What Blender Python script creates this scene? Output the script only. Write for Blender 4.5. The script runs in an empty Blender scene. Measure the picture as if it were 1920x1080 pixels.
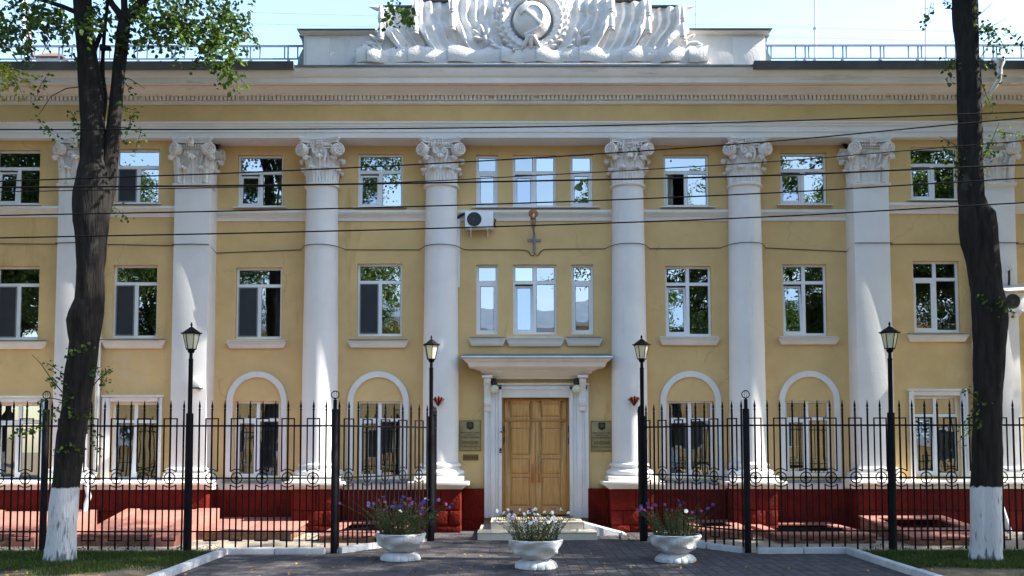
import bpy, bmesh, math, random
from mathutils import Vector, Matrix, noise
random.seed(7)
R = math.radians
SC = bpy.context.scene
COL = SC.collection
# ------------------------------------------------------------------ camera, sky, sun, exposure
CAM_Y, CAM_Z, FPX, PITCH, HORIZON = -25.0, 2.25, 1800.0, R(3.5), 829.0
PPY = HORIZON - FPX * math.tan(PITCH)
cd = bpy.data.cameras.new('camera'); cam = bpy.data.objects.new('camera', cd); COL.objects.link(cam)
cam.location = (0, CAM_Y, CAM_Z); cam.rotation_euler = (R(90) + PITCH, R(0.06), 0)
cd.sensor_width = 36; cd.lens = FPX / 1920 * 36; cd.shift_y = (PPY - 540) / 1920
cd.clip_start = 0.1; cd.clip_end = 2000
SC.camera = cam
SUN = Vector((-1.10, 0.085, -1.0)).normalized()          # the way the light travels: raking, from the right
w = bpy.data.worlds.new('World'); SC.world = w; w.use_nodes = True
nt = w.node_tree; nt.nodes.clear()
sky = nt.nodes.new('ShaderNodeTexSky'); sky.sky_type = 'NISHITA'; sky.sun_disc = False
sky.sun_elevation = math.asin(-SUN.z); sky.sun_rotation = math.atan2(-SUN.x, -SUN.y)
sky.altitude = 100; sky.air_density = 1.25; sky.dust_density = 0.9; sky.ozone_density = 2.2
bg = nt.nodes.new('ShaderNodeBackground'); bg.inputs[1].default_value = 0.138
wo = nt.nodes.new('ShaderNodeOutputWorld')
nt.links.new(sky.outputs[0], bg.inputs[0]); nt.links.new(bg.outputs[0], wo.inputs[0])
ld = bpy.data.lights.new('sun', 'SUN'); ld.energy = 4.8; ld.angle = R(0.55); ld.color = (1.0, 0.95, 0.86)
sun = bpy.data.objects.new('sun', ld); COL.objects.link(sun); sun.location = (30, -5, 30)
sun.rotation_euler = SUN.to_track_quat('-Z', 'Y').to_euler()
SC.view_settings.view_transform = 'Standard'; SC.view_settings.look = 'None'
SC.view_settings.gamma = 1; SC.view_settings.use_curve_mapping = False
SC.view_settings.exposure = 1.85
SC.cycles.max_bounces = 8; SC.cycles.transparent_max_bounces = 12; SC.cycles.caustics_reflective = False
SC.cycles.caustics_refractive = False; SC.cycles.sample_clamp_indirect = 6

# ------------------------------------------------------------------ measuring: a point of the photo on a plane y = Y
def W(px, py, Y):
    a = (px - 960) / FPX; b = -(py - PPY) / FPX
    dy = math.cos(PITCH) - b * math.sin(PITCH); dz = math.sin(PITCH) + b * math.cos(PITCH)
    t = (Y - CAM_Y) / dy
    return a * t, CAM_Z + dz * t
def XX(px, Y, py=560): return W(px, py, Y)[0]
def ZZ(py, Y): return W(960, py, Y)[1]
def PIX(p):
    y = p[1] - CAM_Y; z = p[2] - CAM_Z
    f = y * math.cos(PITCH) + z * math.sin(PITCH); u = -y * math.sin(PITCH) + z * math.cos(PITCH)
    if f < .3: return None
    return 960 + p[0] / f * FPX, PPY - u / f * FPX

# ------------------------------------------------------------------ materials
MATS = {}
def mat(name, c, rough=.75, var=.18, scale=2.0, bump=.0, bscale=60, spec=.3, metal=0.0, c2=None, dirt=None, tint=0.0, stretch=(1,1,1), trans=0.0, crack=None):
    """plaster / paint / stone ... : base colour, noise variation, relief, patches of dirt (colour, scale, threshold, stretch)"""
    if name in MATS: return MATS[name]
    m = bpy.data.materials.new(name); m.use_nodes = True; n = m.node_tree.nodes; L = m.node_tree.links
    b = n['Principled BSDF']; b.inputs['Roughness'].default_value = rough; b.inputs['Metallic'].default_value = metal
    b.inputs['Specular IOR Level'].default_value = spec
    geo = n.new('ShaderNodeNewGeometry'); mp = n.new('ShaderNodeMapping'); mp.inputs['Scale'].default_value = stretch
    L.new(geo.outputs['Position'], mp.inputs['Vector'])
    nz = n.new('ShaderNodeTexNoise'); nz.inputs['Scale'].default_value = scale; nz.inputs['Detail'].default_value = 6; nz.inputs['Roughness'].default_value = .65
    L.new(mp.outputs[0], nz.inputs['Vector'])
    rp = n.new('ShaderNodeMapRange'); rp.inputs[1].default_value = .3; rp.inputs[2].default_value = .7
    L.new(nz.outputs['Fac'], rp.inputs[0])
    mx = n.new('ShaderNodeMix'); mx.data_type = 'RGBA'
    lo = [x * (1 - var) for x in c]; hi = [min(1, x * (1 + var * .6)) for x in c] if c2 is None else c2
    mx.inputs[6].default_value = (*lo, 1); mx.inputs[7].default_value = (*hi, 1); L.new(rp.outputs[0], mx.inputs[0])
    out = mx.outputs[2]
    if dirt:
        for (dc, ds, th, st) in dirt:
            m2 = n.new('ShaderNodeMapping'); m2.inputs['Scale'].default_value = st; L.new(geo.outputs['Position'], m2.inputs['Vector'])
            n2 = n.new('ShaderNodeTexNoise'); n2.inputs['Scale'].default_value = ds; n2.inputs['Detail'].default_value = 9; n2.inputs['Roughness'].default_value = .7
            L.new(m2.outputs[0], n2.inputs['Vector'])
            r2 = n.new('ShaderNodeMapRange'); r2.inputs[1].default_value = th; r2.inputs[2].default_value = th + .09
            L.new(n2.outputs['Fac'], r2.inputs[0])
            x2 = n.new('ShaderNodeMix'); x2.data_type = 'RGBA'; x2.inputs[7].default_value = (*dc, 1)
            L.new(out, x2.inputs[6]); L.new(r2.outputs[0], x2.inputs[0]); out = x2.outputs[2]
    if crack:
        cs, cw, cc = crack
        nd = n.new('ShaderNodeTexNoise'); nd.inputs['Scale'].default_value = 2.2; nd.inputs['Detail'].default_value = 4; L.new(geo.outputs['Position'], nd.inputs['Vector'])
        va = n.new('ShaderNodeVectorMath'); va.operation = 'MULTIPLY_ADD'; va.inputs[1].default_value = (.55, .55, .55); L.new(nd.outputs['Color'], va.inputs[0]); L.new(geo.outputs['Position'], va.inputs[2])
        vo = n.new('ShaderNodeTexVoronoi'); vo.feature = 'DISTANCE_TO_EDGE'; vo.inputs['Scale'].default_value = cs; L.new(va.outputs[0], vo.inputs['Vector'])
        r1 = n.new('ShaderNodeMapRange'); r1.inputs[1].default_value = 0; r1.inputs[2].default_value = cw; r1.inputs[3].default_value = .38; r1.inputs[4].default_value = 0; L.new(vo.outputs['Distance'], r1.inputs[0])
        nm = n.new('ShaderNodeTexNoise'); nm.inputs['Scale'].default_value = .7; L.new(geo.outputs['Position'], nm.inputs['Vector'])
        r4 = n.new('ShaderNodeMapRange'); r4.inputs[1].default_value = .50; r4.inputs[2].default_value = .62; L.new(nm.outputs['Fac'], r4.inputs[0])
        mm = n.new('ShaderNodeMath'); mm.operation = 'MULTIPLY'; L.new(r1.outputs[0], mm.inputs[0]); L.new(r4.outputs[0], mm.inputs[1])
        xc = n.new('ShaderNodeMix'); xc.data_type = 'RGBA'; xc.inputs[7].default_value = (*cc, 1); L.new(out, xc.inputs[6]); L.new(mm.outputs[0], xc.inputs[0]); out = xc.outputs[2]
    if tint:
        at = n.new('ShaderNodeAttribute'); at.attribute_name = 'tint'
        hs = n.new('ShaderNodeHueSaturation')
        mr = n.new('ShaderNodeMapRange'); mr.inputs[3].default_value = 1 - tint; mr.inputs[4].default_value = 1 + tint
        L.new(at.outputs['Fac'], mr.inputs[0]); L.new(mr.outputs[0], hs.inputs['Value'])
        mh = n.new('ShaderNodeMapRange'); mh.inputs[3].default_value = .5 + tint * .05; mh.inputs[4].default_value = .5 - tint * .07
        L.new(at.outputs['Fac'], mh.inputs[0]); L.new(mh.outputs[0], hs.inputs['Hue'])
        L.new(out, hs.inputs['Color']); out = hs.outputs[0]
    L.new(out, b.inputs['Base Color'])
    if bump:
        nb = n.new('ShaderNodeTexNoise'); nb.inputs['Scale'].default_value = bscale; nb.inputs['Detail'].default_value = 8
        L.new(mp.outputs[0], nb.inputs['Vector'])
        bp = n.new('ShaderNodeBump'); bp.inputs['Strength'].default_value = bump; bp.inputs['Distance'].default_value = .03
        L.new(nb.outputs['Fac'], bp.inputs['Height']); L.new(bp.outputs[0], b.inputs['Normal'])
    if trans:
        tr = n.new('ShaderNodeBsdfTranslucent'); ms = n.new('ShaderNodeMixShader'); ms.inputs[0].default_value = trans
        g = n.new('ShaderNodeMix'); g.data_type = 'RGBA'; g.blend_type = 'MULTIPLY'; g.inputs[0].default_value = 1; g.inputs[7].default_value = (1.3, 1.35, .45, 1)
        L.new(out, g.inputs[6]); L.new(g.outputs[2], tr.inputs[0])
        L.new(b.outputs[0], ms.inputs[1]); L.new(tr.outputs[0], ms.inputs[2]); L.new(ms.outputs[0], n['Material Output'].inputs[0])
    MATS[name] = m; return m

def glass_mat(name, tint=(.35, .4, .42), base=.17, wob=.0):
    m = bpy.data.materials.new(name); m.use_nodes = True; n = m.node_tree.nodes; L = m.node_tree.links; n.clear()
    o = n.new('ShaderNodeOutputMaterial'); ms = n.new('ShaderNodeMixShader')
    t = n.new('ShaderNodeBsdfTransparent'); t.inputs[0].default_value = (*tint, 1)
    g = n.new('ShaderNodeBsdfGlossy'); g.inputs[0].default_value = (.96, .98, 1, 1); g.inputs['Roughness'].default_value = .004
    lw = n.new('ShaderNodeLayerWeight'); lw.inputs[0].default_value = .3
    mr = n.new('ShaderNodeMapRange'); mr.inputs[3].default_value = base; mr.inputs[4].default_value = .95
    L.new(lw.outputs['Fresnel'], mr.inputs[0]); L.new(mr.outputs[0], ms.inputs[0])
    if wob:
        tc = n.new('ShaderNodeNewGeometry'); nz = n.new('ShaderNodeTexNoise'); nz.inputs['Scale'].default_value = 1.6; nz.inputs['Detail'].default_value = 1
        bp = n.new('ShaderNodeBump'); bp.inputs['Strength'].default_value = wob; bp.inputs['Distance'].default_value = .05
        L.new(tc.outputs['Position'], nz.inputs['Vector']); L.new(nz.outputs['Fac'], bp.inputs['Height']); L.new(bp.outputs[0], g.inputs['Normal'])
    L.new(t.outputs[0], ms.inputs[1]); L.new(g.outputs[0], ms.inputs[2]); L.new(ms.outputs[0], o.inputs[0])
    return m

OCHRE = mat('ochre_plaster', (.68, .475, .225), .9, .1, .9, .16, 45, .15, c2=(.75, .53, .25), dirt=[((.55, .37, .155), 1.3, .60, (1, 1, .16)), ((.70, .54, .31), .55, .60, (1, 1, .5)), ((.43, .31, .17), 5, .72, (1, 1, .10))], crack=(.42, .010, (.36, .25, .12)))
FRIEZE = mat('ochre_frieze', (.66, .455, .21), .9, .12, .9, .16, 45, .15, c2=(.73, .51, .24), dirt=[((.27, .17, .08), .7, .70, (1, 1, .8))])
WHITE = mat('white_stucco', (.76, .745, .73), .88, .09, 1.2, .25, 22, .15, dirt=[((.56, .53, .49), 1.1, .62, (1, 1, .25)), ((.42, .39, .35), 6, .68, (1, 1, .3))])
SHAFT = mat('white_shaft', (.765, .75, .735), .85, .07, 1.0, .12, 28, .15, dirt=[((.60, .565, .55), 1.6, .60, (1, 1, .14)), ((.50, .46, .44), 7, .68, (1, 1, .22))])
CREAM = mat('cream_moulding', (.77, .71, .64), .88, .1, 1.2, .2, 30, .15, dirt=[((.40, .32, .25), 1.5, .68, (.3, 1, 1))])
CORN = mat('cornice_plaster', (.77, .71, .65), .88, .1, .8, .2, 30, .15, dirt=[((.56, .49, .41), .9, .58, (.3, 1, 3)), ((.28, .22, .17), 1.6, .63, (.28, 1, 2.2)), ((.14, .11, .09), 5.0, .66, (.35, 1, 1.2))])
CAPST = mat('capital_stone', (.76, .73, .70), .9, .1, 3, .5, 30, .1, dirt=[((.52, .42, .34), 4.0, .60, (1, 1, 1))])
RELIEF = mat('relief_plaster', (.70, .69, .685), .9, .08, 2, .45, 25, .1, dirt=[((.64, .56, .46), 1.4, .58, (1, 1, 2)), ((.30, .27, .25), 2.1, .655, (1, 1, 1)), ((.22, .2, .19), 9, .70, (1, 1, .4))], crack=(1.1, .022, (.16, .14, .13)))
REDP = mat('red_paint', (.12, .007, .004), .7, .35, 2.5, .9, 14, .12, c2=(.17, .012, .006), dirt=[((.055, .008, .006), 2.5, .62, (1, 1, 1)), ((.20, .075, .05), 6, .68, (1, 1, .4))])
PINK = mat('pink_paint', (.34, .145, .115), .85, .2, 3, .4, 30, .2, dirt=[((.30, .11, .085), 3, .62, (1, 1, 1)), ((.5, .42, .38), 7, .68, (1, 1, 1))])
ROUGHST = mat('rough_stone', (.19, .09, .06), .95, .4, 8, 1.0, 14, .1, c2=(.30, .17, .12))
TIN = mat('roof_tin', (.22, .28, .33), .5, .25, 2, .08, 30, .4, metal=.3, dirt=[((.42, .5, .55), 5, .62, (1, 1, 1))])
GUTTER = mat('gutter_steel', (.10, .12, .14), .45, .3, 1.5, .1, 20, .4, metal=.2, dirt=[((.2, .25, .29), 1.1, .62, (.5, 1, 1))])
ZINC = mat('zinc_pipe', (.62, .62, .63), .35, .15, 4, .08, 20, .5, metal=.35)
RAILST = mat('rail_steel', (.33, .36, .45), .5, .15, 3, 0, 10, .4)
UPVC = mat('white_upvc', (.82, .84, .87), .35, .04, 3, 0, 10, .4)
SASHG = mat('grey_gasket', (.2, .21, .22), .6, .1, 3)
IRON = mat('black_iron', (.006, .006, .008), .6, .4, 6, .12, 60, .1)
LAMPG = mat('opal_glass', (.80, .77, .66), .25, .05, 4, 0, 10, .5, trans=.35)
GLOBE = mat('globe_glass', (.80, .80, .76), .2, .03, 4, 0, 10, .5, trans=.3)
WOOD = mat('oak_door', (.56, .29, .088), .42, .28, 5, .12, 30, .45, stretch=(5, 5, .35), c2=(.68, .37, .125))
WOODD = mat('oak_frame', (.44, .22, .065), .45, .28, 5, .1, 30, .4, stretch=(5, 5, .35))
AMBER = mat('amber_handle', (.50, .14, .02), .2, .2, 8, 0, 10, .6)
TILE = mat('cream_tile', (.62, .55, .43), .4, .10, 1.5, .05, 20, .45, tint=.06)
BRASS = mat('aged_brass', (.34, .275, .13), .42, .25, 5, .06, 40, .5, metal=.15, dirt=[((.13, .11, .05), 4, .6, (1, 1, 1))])
INK = mat('plaque_ink', (.03, .026, .015), .6, .1, 4)
COPPER = mat('copper_shade', (.28, .095, .06), .4, .3, 9, .1, 30, .5, metal=.5)
PLAST = mat('grey_plastic', (.66, .68, .70), .5, .06, 4)
DARK = mat('dark_plastic', (.03, .032, .036), .5, .2, 4)
GRILL = mat('fan_grille', (.09, .10, .12), .5, .2, 9)
ROOMW = mat('room_wall', (.42, .41, .37), .9, .1, 1)
BLIND = mat('net_curtain', (.60, .62, .60), .9, .2, 5, stretch=(6, 1, .3), trans=.35)
DRAPE = mat('olive_drape', (.15, .145, .09), .9, .3, 5, stretch=(6, 1, .3), trans=.2)
SCREEN = mat('insect_screen', (.040, .045, .052), .9, .15, 3)
PAVER = mat('paver', (.078, .070, .071), .85, .25, 5, .35, 60, .2, tint=.28)
JOINT = mat('joint_sand', (.09, .08, .07), .95, .3, 9, .3, 60)
CONC = mat('concrete_walk', (.36, .31, .25), .92, .25, 3, .5, 40, .15, dirt=[((.2, .165, .12), 1.2, .56, (1, 1, 1)), ((.12, .13, .06), 5, .66, (1, 1, 1))])
KERBW = mat('whitewashed_kerb', (.46, .465, .475), .9, .2, 5, .4, 30, .15, dirt=[((.28, .265, .25), 4, .58, (1, 1, 1))])
EARTH = mat('earth', (.15, .115, .075), .97, .35, 2, .7, 20, .1, c2=(.25, .20, .13))
ASPH = mat('asphalt', (.06, .06, .062), .9, .2, 3, .4, 80, .2)
SOIL = mat('potting_soil', (.02, .015, .011), .97, .3, 10, .6, 30)
POT = mat('whitewashed_concrete', (.54, .545, .55), .88, .18, 4, .5, 30, .15, dirt=[((.30, .28, .25), 3, .58, (1, 1, .5)), ((.17, .15, .12), 7, .64, (1, 1, 1))])
LEAF = mat('linden_leaf', (.055, .108, .025), .5, .3, 3, 0, 10, .3, tint=.55, trans=.5)
LEAFY = mat('yellow_leaf', (.26, .30, .04), .5, .3, 3, 0, 10, .35, tint=.3, trans=.5)
PLEAF = mat('petunia_leaf', (.055, .085, .025), .6, .3, 9, 0, 10, .3, tint=.4, trans=.3)
STEM = mat('petunia_stem', (.075, .075, .035), .7, .3, 9)
GRASSM = mat('grass_blade', (.050, .085, .018), .6, .3, 1.5, 0, 10, .25, tint=.45, trans=.35)
DRYLEAF = mat('fallen_leaf', (.42, .25, .05), .7, .4, 9, 0, 10, .2, tint=.3)
FW = mat('white_petal', (.85, .85, .88), .7, .05, 9, trans=.3)
FP = mat('purple_petal', (.11, .06, .28), .6, .2, 9, trans=.3)
FM = mat('magenta_petal', (.40, .08, .24), .6, .2, 9, trans=.3)
RED = mat('mast_red', (.40, .12, .10), .6, .2, 9)
MASTW = mat('mast_white', (.75, .74, .74), .5, .08, 4)
GLASS = glass_mat('window_glass', (.42, .46, .47), .36, .07)
GLASS2 = glass_mat('window_glass_flat', (.38, .42, .45), .44)
RUBBER = mat('black_rubber', (.006, .006, .007), .8, .2, 6, 0, 10, .1)

def bark_mat(name, ztop):
    m = mat(name, (.014, .012, .011), .95, .3, 11, 1.0, 34, .12, stretch=(1, 1, .16), c2=(.031, .028, .025), dirt=[((.045, .047, .04), 3.0, .62, (1, 1, .5))])
    n = m.node_tree.nodes; L = m.node_tree.links; b = n['Principled BSDF']
    src = b.inputs['Base Color'].links[0].from_socket
    g = n.new('ShaderNodeNewGeometry'); sx = n.new('ShaderNodeSeparateXYZ'); L.new(g.outputs['Position'], sx.inputs[0])
    nz = n.new('ShaderNodeTexNoise'); nz.inputs['Scale'].default_value = 14; nz.inputs['Detail'].default_value = 5; L.new(g.outputs['Position'], nz.inputs['Vector'])
    ad = n.new('ShaderNodeMath'); ad.operation = 'MULTIPLY_ADD'; ad.inputs[1].default_value = .10; L.new(nz.outputs['Fac'], ad.inputs[0]); L.new(sx.outputs[2], ad.inputs[2])
    mr = n.new('ShaderNodeMapRange'); mr.inputs[1].default_value = ztop + .03; mr.inputs[2].default_value = ztop + .055; mr.inputs[3].default_value = 1; mr.inputs[4].default_value = 0
    L.new(ad.outputs[0], mr.inputs[0])
    # wear of the whitewash: bark shows in the fissures and near the ground
    n3 = n.new('ShaderNodeTexNoise'); n3.inputs['Scale'].default_value = 16; n3.inputs['Detail'].default_value = 7
    mp = n.new('ShaderNodeMapping'); mp.inputs['Scale'].default_value = (1, 1, .2); L.new(g.outputs['Position'], mp.inputs[0]); L.new(mp.outputs[0], n3.inputs['Vector'])
    zr = n.new('ShaderNodeMapRange'); zr.inputs[1].default_value = .0; zr.inputs[2].default_value = .35; zr.inputs[3].default_value = .22; zr.inputs[4].default_value = 0; L.new(sx.outputs[2], zr.inputs[0])
    a2 = n.new('ShaderNodeMath'); a2.operation = 'ADD'; L.new(n3.outputs['Fac'], a2.inputs[0]); L.new(zr.outputs[0], a2.inputs[1])
    r3 = n.new('ShaderNodeMapRange'); r3.inputs[1].default_value = .60; r3.inputs[2].default_value = .72; r3.inputs[3].default_value = 1; r3.inputs[4].default_value = .25; L.new(a2.outputs[0], r3.inputs[0])
    mu = n.new('ShaderNodeMath'); mu.operation = 'MULTIPLY'; L.new(mr.outputs[0], mu.inputs[0]); L.new(r3.outputs[0], mu.inputs[1])
    mx = n.new('ShaderNodeMix'); mx.data_type = 'RGBA'; mx.inputs[7].default_value = (.50, .51, .52, 1)
    L.new(mu.outputs[0], mx.inputs[0]); L.new(src, mx.inputs[6]); L.new(mx.outputs[2], b.inputs['Base Color'])
    return m
BARK = bark_mat('linden_bark', 1.42)

# ------------------------------------------------------------------ building objects
WL = {}
def wloc(o): return WL.get(o.name, Vector((0, 0, 0))) if o else Vector((0, 0, 0))
def thing(name, label, cat, loc=(0, 0, 0), group=None):
    o = bpy.data.objects.new(name, None); COL.objects.link(o); o.location = loc; o.empty_display_size = .2
    WL[o.name] = Vector(loc); tag(o, label, cat, group); return o
def tag(o, label=None, cat=None, group=None, kind=None):
    if label: o['label'] = label
    if cat: o['category'] = cat
    if group: o['group'] = group
    if kind: o['kind'] = kind
    return o
def link(name, me, parent=None, loc=(0, 0, 0), rot=None, scale=None):
    """one more object of mesh data me; loc in world space"""
    o = bpy.data.objects.new(name, me); COL.objects.link(o); l = Vector(loc)
    if parent: o.parent = parent; o.location = l - wloc(parent)
    else: o.location = l
    WL[o.name] = l
    if rot is not None: o.rotation_euler = rot
    if scale is not None: o.scale = scale
    return o

class MB:
    def __init__(s): s.v = []; s.f = []; s.t = None
    def box(s, x0, x1, y0, y1, z0, z1):
        b = len(s.v)
        s.v += [(x0, y0, z0), (x1, y0, z0), (x1, y1, z0), (x0, y1, z0), (x0, y0, z1), (x1, y0, z1), (x1, y1, z1), (x0, y1, z1)]
        s.f += [tuple(b + i for i in q) for q in ((3, 2, 1, 0), (4, 5, 6, 7), (0, 1, 5, 4), (1, 2, 6, 5), (2, 3, 7, 6), (3, 0, 4, 7))]; return s
    def obox(s, c, ax, ay, az, hx, hy, hz):
        b = len(s.v); c = Vector(c)
        for sz in (-1, 1):
            for sx, sy in ((-1, -1), (1, -1), (1, 1), (-1, 1)): s.v.append(tuple(c + ax * hx * sx + ay * hy * sy + az * hz * sz))
        s.f += [tuple(b + i for i in q) for q in ((3, 2, 1, 0), (4, 5, 6, 7), (0, 1, 5, 4), (1, 2, 6, 5), (2, 3, 7, 6), (3, 0, 4, 7))]; return s
    def bar(s, p, q, wx, wy=None, up=Vector((0, 0, 1))):
        p = Vector(p); q = Vector(q); d = (q - p); L = d.length; d.normalize()
        if abs(d.dot(up)) > .98: up = Vector((0, 1, 0))
        a = d.cross(up).normalized(); u = a.cross(d)
        return s.obox((p + q) / 2, d, a, u, L / 2, wx / 2, (wy or wx) / 2)
    def prism(s, poly, fn0, fn1):
        """poly of 2-D points, made 3-D by fn0 (near cap) and fn1 (far cap)"""
        b = len(s.v); k = len(poly)
        s.v += [fn0(*p) for p in poly] + [fn1(*p) for p in poly]
        s.f += [tuple(b + i for i in range(k)), tuple(b + k + i for i in reversed(range(k)))]
        s.f += [(b + i, b + k + i, b + k + (i + 1) % k, b + (i + 1) % k) for i in range(k)]; return s
    def prism_x(s, poly, x0, x1): return s.prism(poly, lambda y, z: (x0, y, z), lambda y, z: (x1, y, z))
    def prism_y(s, poly, y0, y1): return s.prism(poly, lambda x, z: (x, y0, z), lambda x, z: (x, y1, z))
    def prism_z(s, poly, z0, z1): return s.prism(poly, lambda x, y: (x, y, z0), lambda x, y: (x, y, z1))
    def lathe(s, prof, cx, cy, seg=24, a0=0, a1=2 * math.pi, fn=None, cap=True):
        full = abs(a1 - a0 - 2 * math.pi) < 1e-6; n = seg if full else seg + 1; b = len(s.v)
        for r, z in prof:
            for i in range(n):
                a = a0 + (a1 - a0) * i / seg
                rr, zz = (r, z) if fn is None else fn(r, z, a)
                s.v.append((cx + rr * math.cos(a), cy + rr * math.sin(a), zz))
        for j in range(len(prof) - 1):
            for i in range(n if full else n - 1):
                i2 = (i + 1) % n; s.f.append((b + j * n + i, b + j * n + i2, b + (j + 1) * n + i2, b + (j + 1) * n + i))
        if cap and full:
            s.f.append(tuple(b + i for i in reversed(range(n)))); s.f.append(tuple(b + (len(prof) - 1) * n + i for i in range(n)))
        return s
    def tube(s, path, rad, seg=8, cap=True, fn=None):
        P = [Vector(p) for p in path]; n = len(P); b = len(s.v); rad = rad if isinstance(rad, (list, tuple)) else [rad] * n
        ref = None
        for k in range(n):
            d = (P[min(k + 1, n - 1)] - P[max(k - 1, 0)]).normalized()
            if ref is None: ref = d.cross(Vector((0, 1, 0)) if abs(d.y) < .9 else Vector((1, 0, 0))).normalized()
            ref = (ref - d * ref.dot(d)).normalized(); o = d.cross(ref)
            for i in range(seg):
                a = 2 * math.pi * i / seg; r = rad[k] * (fn(k, a) if fn else 1)
                s.v.append(tuple(P[k] + (ref * math.cos(a) + o * math.sin(a)) * r))
        for k in range(n - 1):
            for i in range(seg):
                i2 = (i + 1) % seg; s.f.append((b + k * seg + i, b + k * seg + i2, b + (k + 1) * seg + i2, b + (k + 1) * seg + i))
        if cap: s.f.append(tuple(b + i for i in reversed(range(seg)))); s.f.append(tuple(b + (n - 1) * seg + i for i in range(seg)))
        return s
    def grid(s, fn, nu, nv):
        b = len(s.v)
        for j in range(nv + 1):
            for i in range(nu + 1): s.v.append(tuple(fn(i / nu, j / nv)))
        for j in range(nv):
            for i in range(nu):
                a = b + j * (nu + 1) + i; s.f.append((a, a + 1, a + nu + 2, a + nu + 1))
        return s
    def slab(s, fn, back, nu, nv):
        """a sheet fn(u,v) with a second sheet back(u,v) behind it and closed edges"""
        b = len(s.v); s.grid(fn, nu, nv); c = len(s.v); k = len(s.f); s.grid(back, nu, nv)
        s.f[k:] = [tuple(reversed(q)) for q in s.f[k:]]
        N = nu + 1
        for i in range(nu):
            s.f.append((b + i + 1, b + i, c + i, c + i + 1)); o = nv * N
            s.f.append((b + o + i, b + o + i + 1, c + o + i + 1, c + o + i))
        for j in range(nv):
            s.f.append((b + j * N, b + (j + 1) * N, c + (j + 1) * N, c + j * N)); o = nu
            s.f.append((b + (j + 1) * N + o, b + j * N + o, c + j * N + o, c + (j + 1) * N + o))
        return s
    def ell(s, c, ax, ay, az, nu=8, nv=6):
        c = Vector(c); b = len(s.v)
        for j in range(nv + 1):
            t = math.pi * j / nv
            for i in range(nu):
                a = 2 * math.pi * i / nu
                s.v.append(tuple(c + ax * math.sin(t) * math.cos(a) + ay * math.sin(t) * math.sin(a) + az * math.cos(t)))
        for j in range(nv):
            for i in range(nu):
                i2 = (i + 1) % nu; s.f.append((b + j * nu + i, b + j * nu + i2, b + (j + 1) * nu + i2, b + (j + 1) * nu + i))
        return s
    def ring(s, c, ax, ay, R0, r, n=24, seg=6, a0=0, a1=2 * math.pi):
        c = Vector(c); full = abs(a1 - a0 - 2 * math.pi) < 1e-6
        nrm = ax.cross(ay).normalized(); b = len(s.v); m = n if full else n + 1
        for k in range(m):
            a = a0 + (a1 - a0) * k / n; d = ax * math.cos(a) + ay * math.sin(a)
            for i in range(seg):
                t = 2 * math.pi * i / seg; s.v.append(tuple(c + d * (R0 + r * math.cos(t)) + nrm * r * math.sin(t)))
        for k in range(n):
            k2 = (k + 1) % m
            for i in range(seg):
                i2 = (i + 1) % seg; s.f.append((b + k * seg + i, b + k * seg + i2, b + k2 * seg + i2, b + k2 * seg + i))
        return s
    def mesh(s, name, m, smooth=40, bevel=0, org=(0, 0, 0), tints=None):
        ox, oy, oz = org; me = bpy.data.meshes.new(name)
        me.from_pydata([(x - ox, y - oy, z - oz) for x, y, z in s.v], [], s.f); me.materials.append(m)
        if bevel or True:
            if bevel or len(s.f) < 6000:
                bm = bmesh.new(); bm.from_mesh(me)
                if bevel:
                    bmesh.ops.remove_doubles(bm, verts=bm.verts, dist=1e-5)
                    bmesh.ops.recalc_face_normals(bm, faces=bm.faces)
                    es = [e for e in bm.edges if len(e.link_faces) == 2 and e.calc_face_angle(0) > .5]
                    bmesh.ops.bevel(bm, geom=es, offset=bevel, segments=2, affect='EDGES', profile=.6)
                elif tints is None: bmesh.ops.recalc_face_normals(bm, faces=bm.faces)
                bm.to_mesh(me); bm.free()
        if tints is not None:
            at = me.attributes.new('tint', 'FLOAT', 'FACE'); at.data.foreach_set('value', tints if len(tints) == len(me.polygons) else [tints[0]] * len(me.polygons))
        if smooth:
            me.shade_smooth(); me.set_sharp_from_angle(angle=R(smooth))
        return me
    def build(s, name, m, parent=None, smooth=40, bevel=0, origin=None, tints=None):
        org = Vector(origin) if origin is not None else wloc(parent)
        return link(name, s.mesh(name, m, smooth, bevel, org, tints), parent, org)
XA, YA, ZA = Vector((1, 0, 0)), Vector((0, 1, 0)), Vector((0, 0, 1))
# ------------------------------------------------------------------ planes of the facade (y = 0 is the recessed middle wall)
YC, YS, YP, YA_, AX = 0.0, -0.46, -0.62, -0.68, -0.27
XL, XR = -21.0, 21.0
FY, GY = -5.3, -2.9                                     # front fence, gate line
# ------------------------------------------------------------------ ground
def sheet(name, poly, z, m, kind='structure', th=None):
    b = MB()
    if th: b.prism_z(poly, z - th, z)
    else: b.v = [(x, y, z) for x, y in poly]; b.f = [tuple(range(len(poly)))]
    o = b.build(name, m, None, smooth=0); tag(o, kind=kind); return o
sheet('ground', [(-400, -400), (400, -400), (400, 400), (-400, 400)], -.16, EARTH)
sheet('road', [(-90, -22.5), (90, -22.5), (90, -12.0), (-90, -12.0)], -.10, ASPH)
sheet('far_pavement', [(-90, -32), (90, -32), (90, -22.5), (-90, -22.5)], -.02, ASPH, th=.13)
KX0, KX1 = -5.8, 6.8
A0, A1 = (-3.63, FY), (-1.87, GY); B0, B1 = (4.80, FY), (3.0, GY)
sheet('joint_bed', [(KX0, -12), (KX1, -12), (KX1, FY), (B0[0], FY), B1, (3.5, GY), (3.5, 0), (-2.4, 0), (-2.4, GY), A1, (A0[0], FY), (KX0, FY)], -.008, JOINT, th=.1)
sheet('walk', [(-40, FY), (A0[0], FY), A1, (-2.4, GY), (-2.4, 0), (-40, 0)], .0, CONC, th=.1)
sheet('walk', [(40, FY), (40, 0), (3.5, 0), (3.5, GY), B1, (B0[0], FY)], .0, CONC, th=.1)
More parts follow.
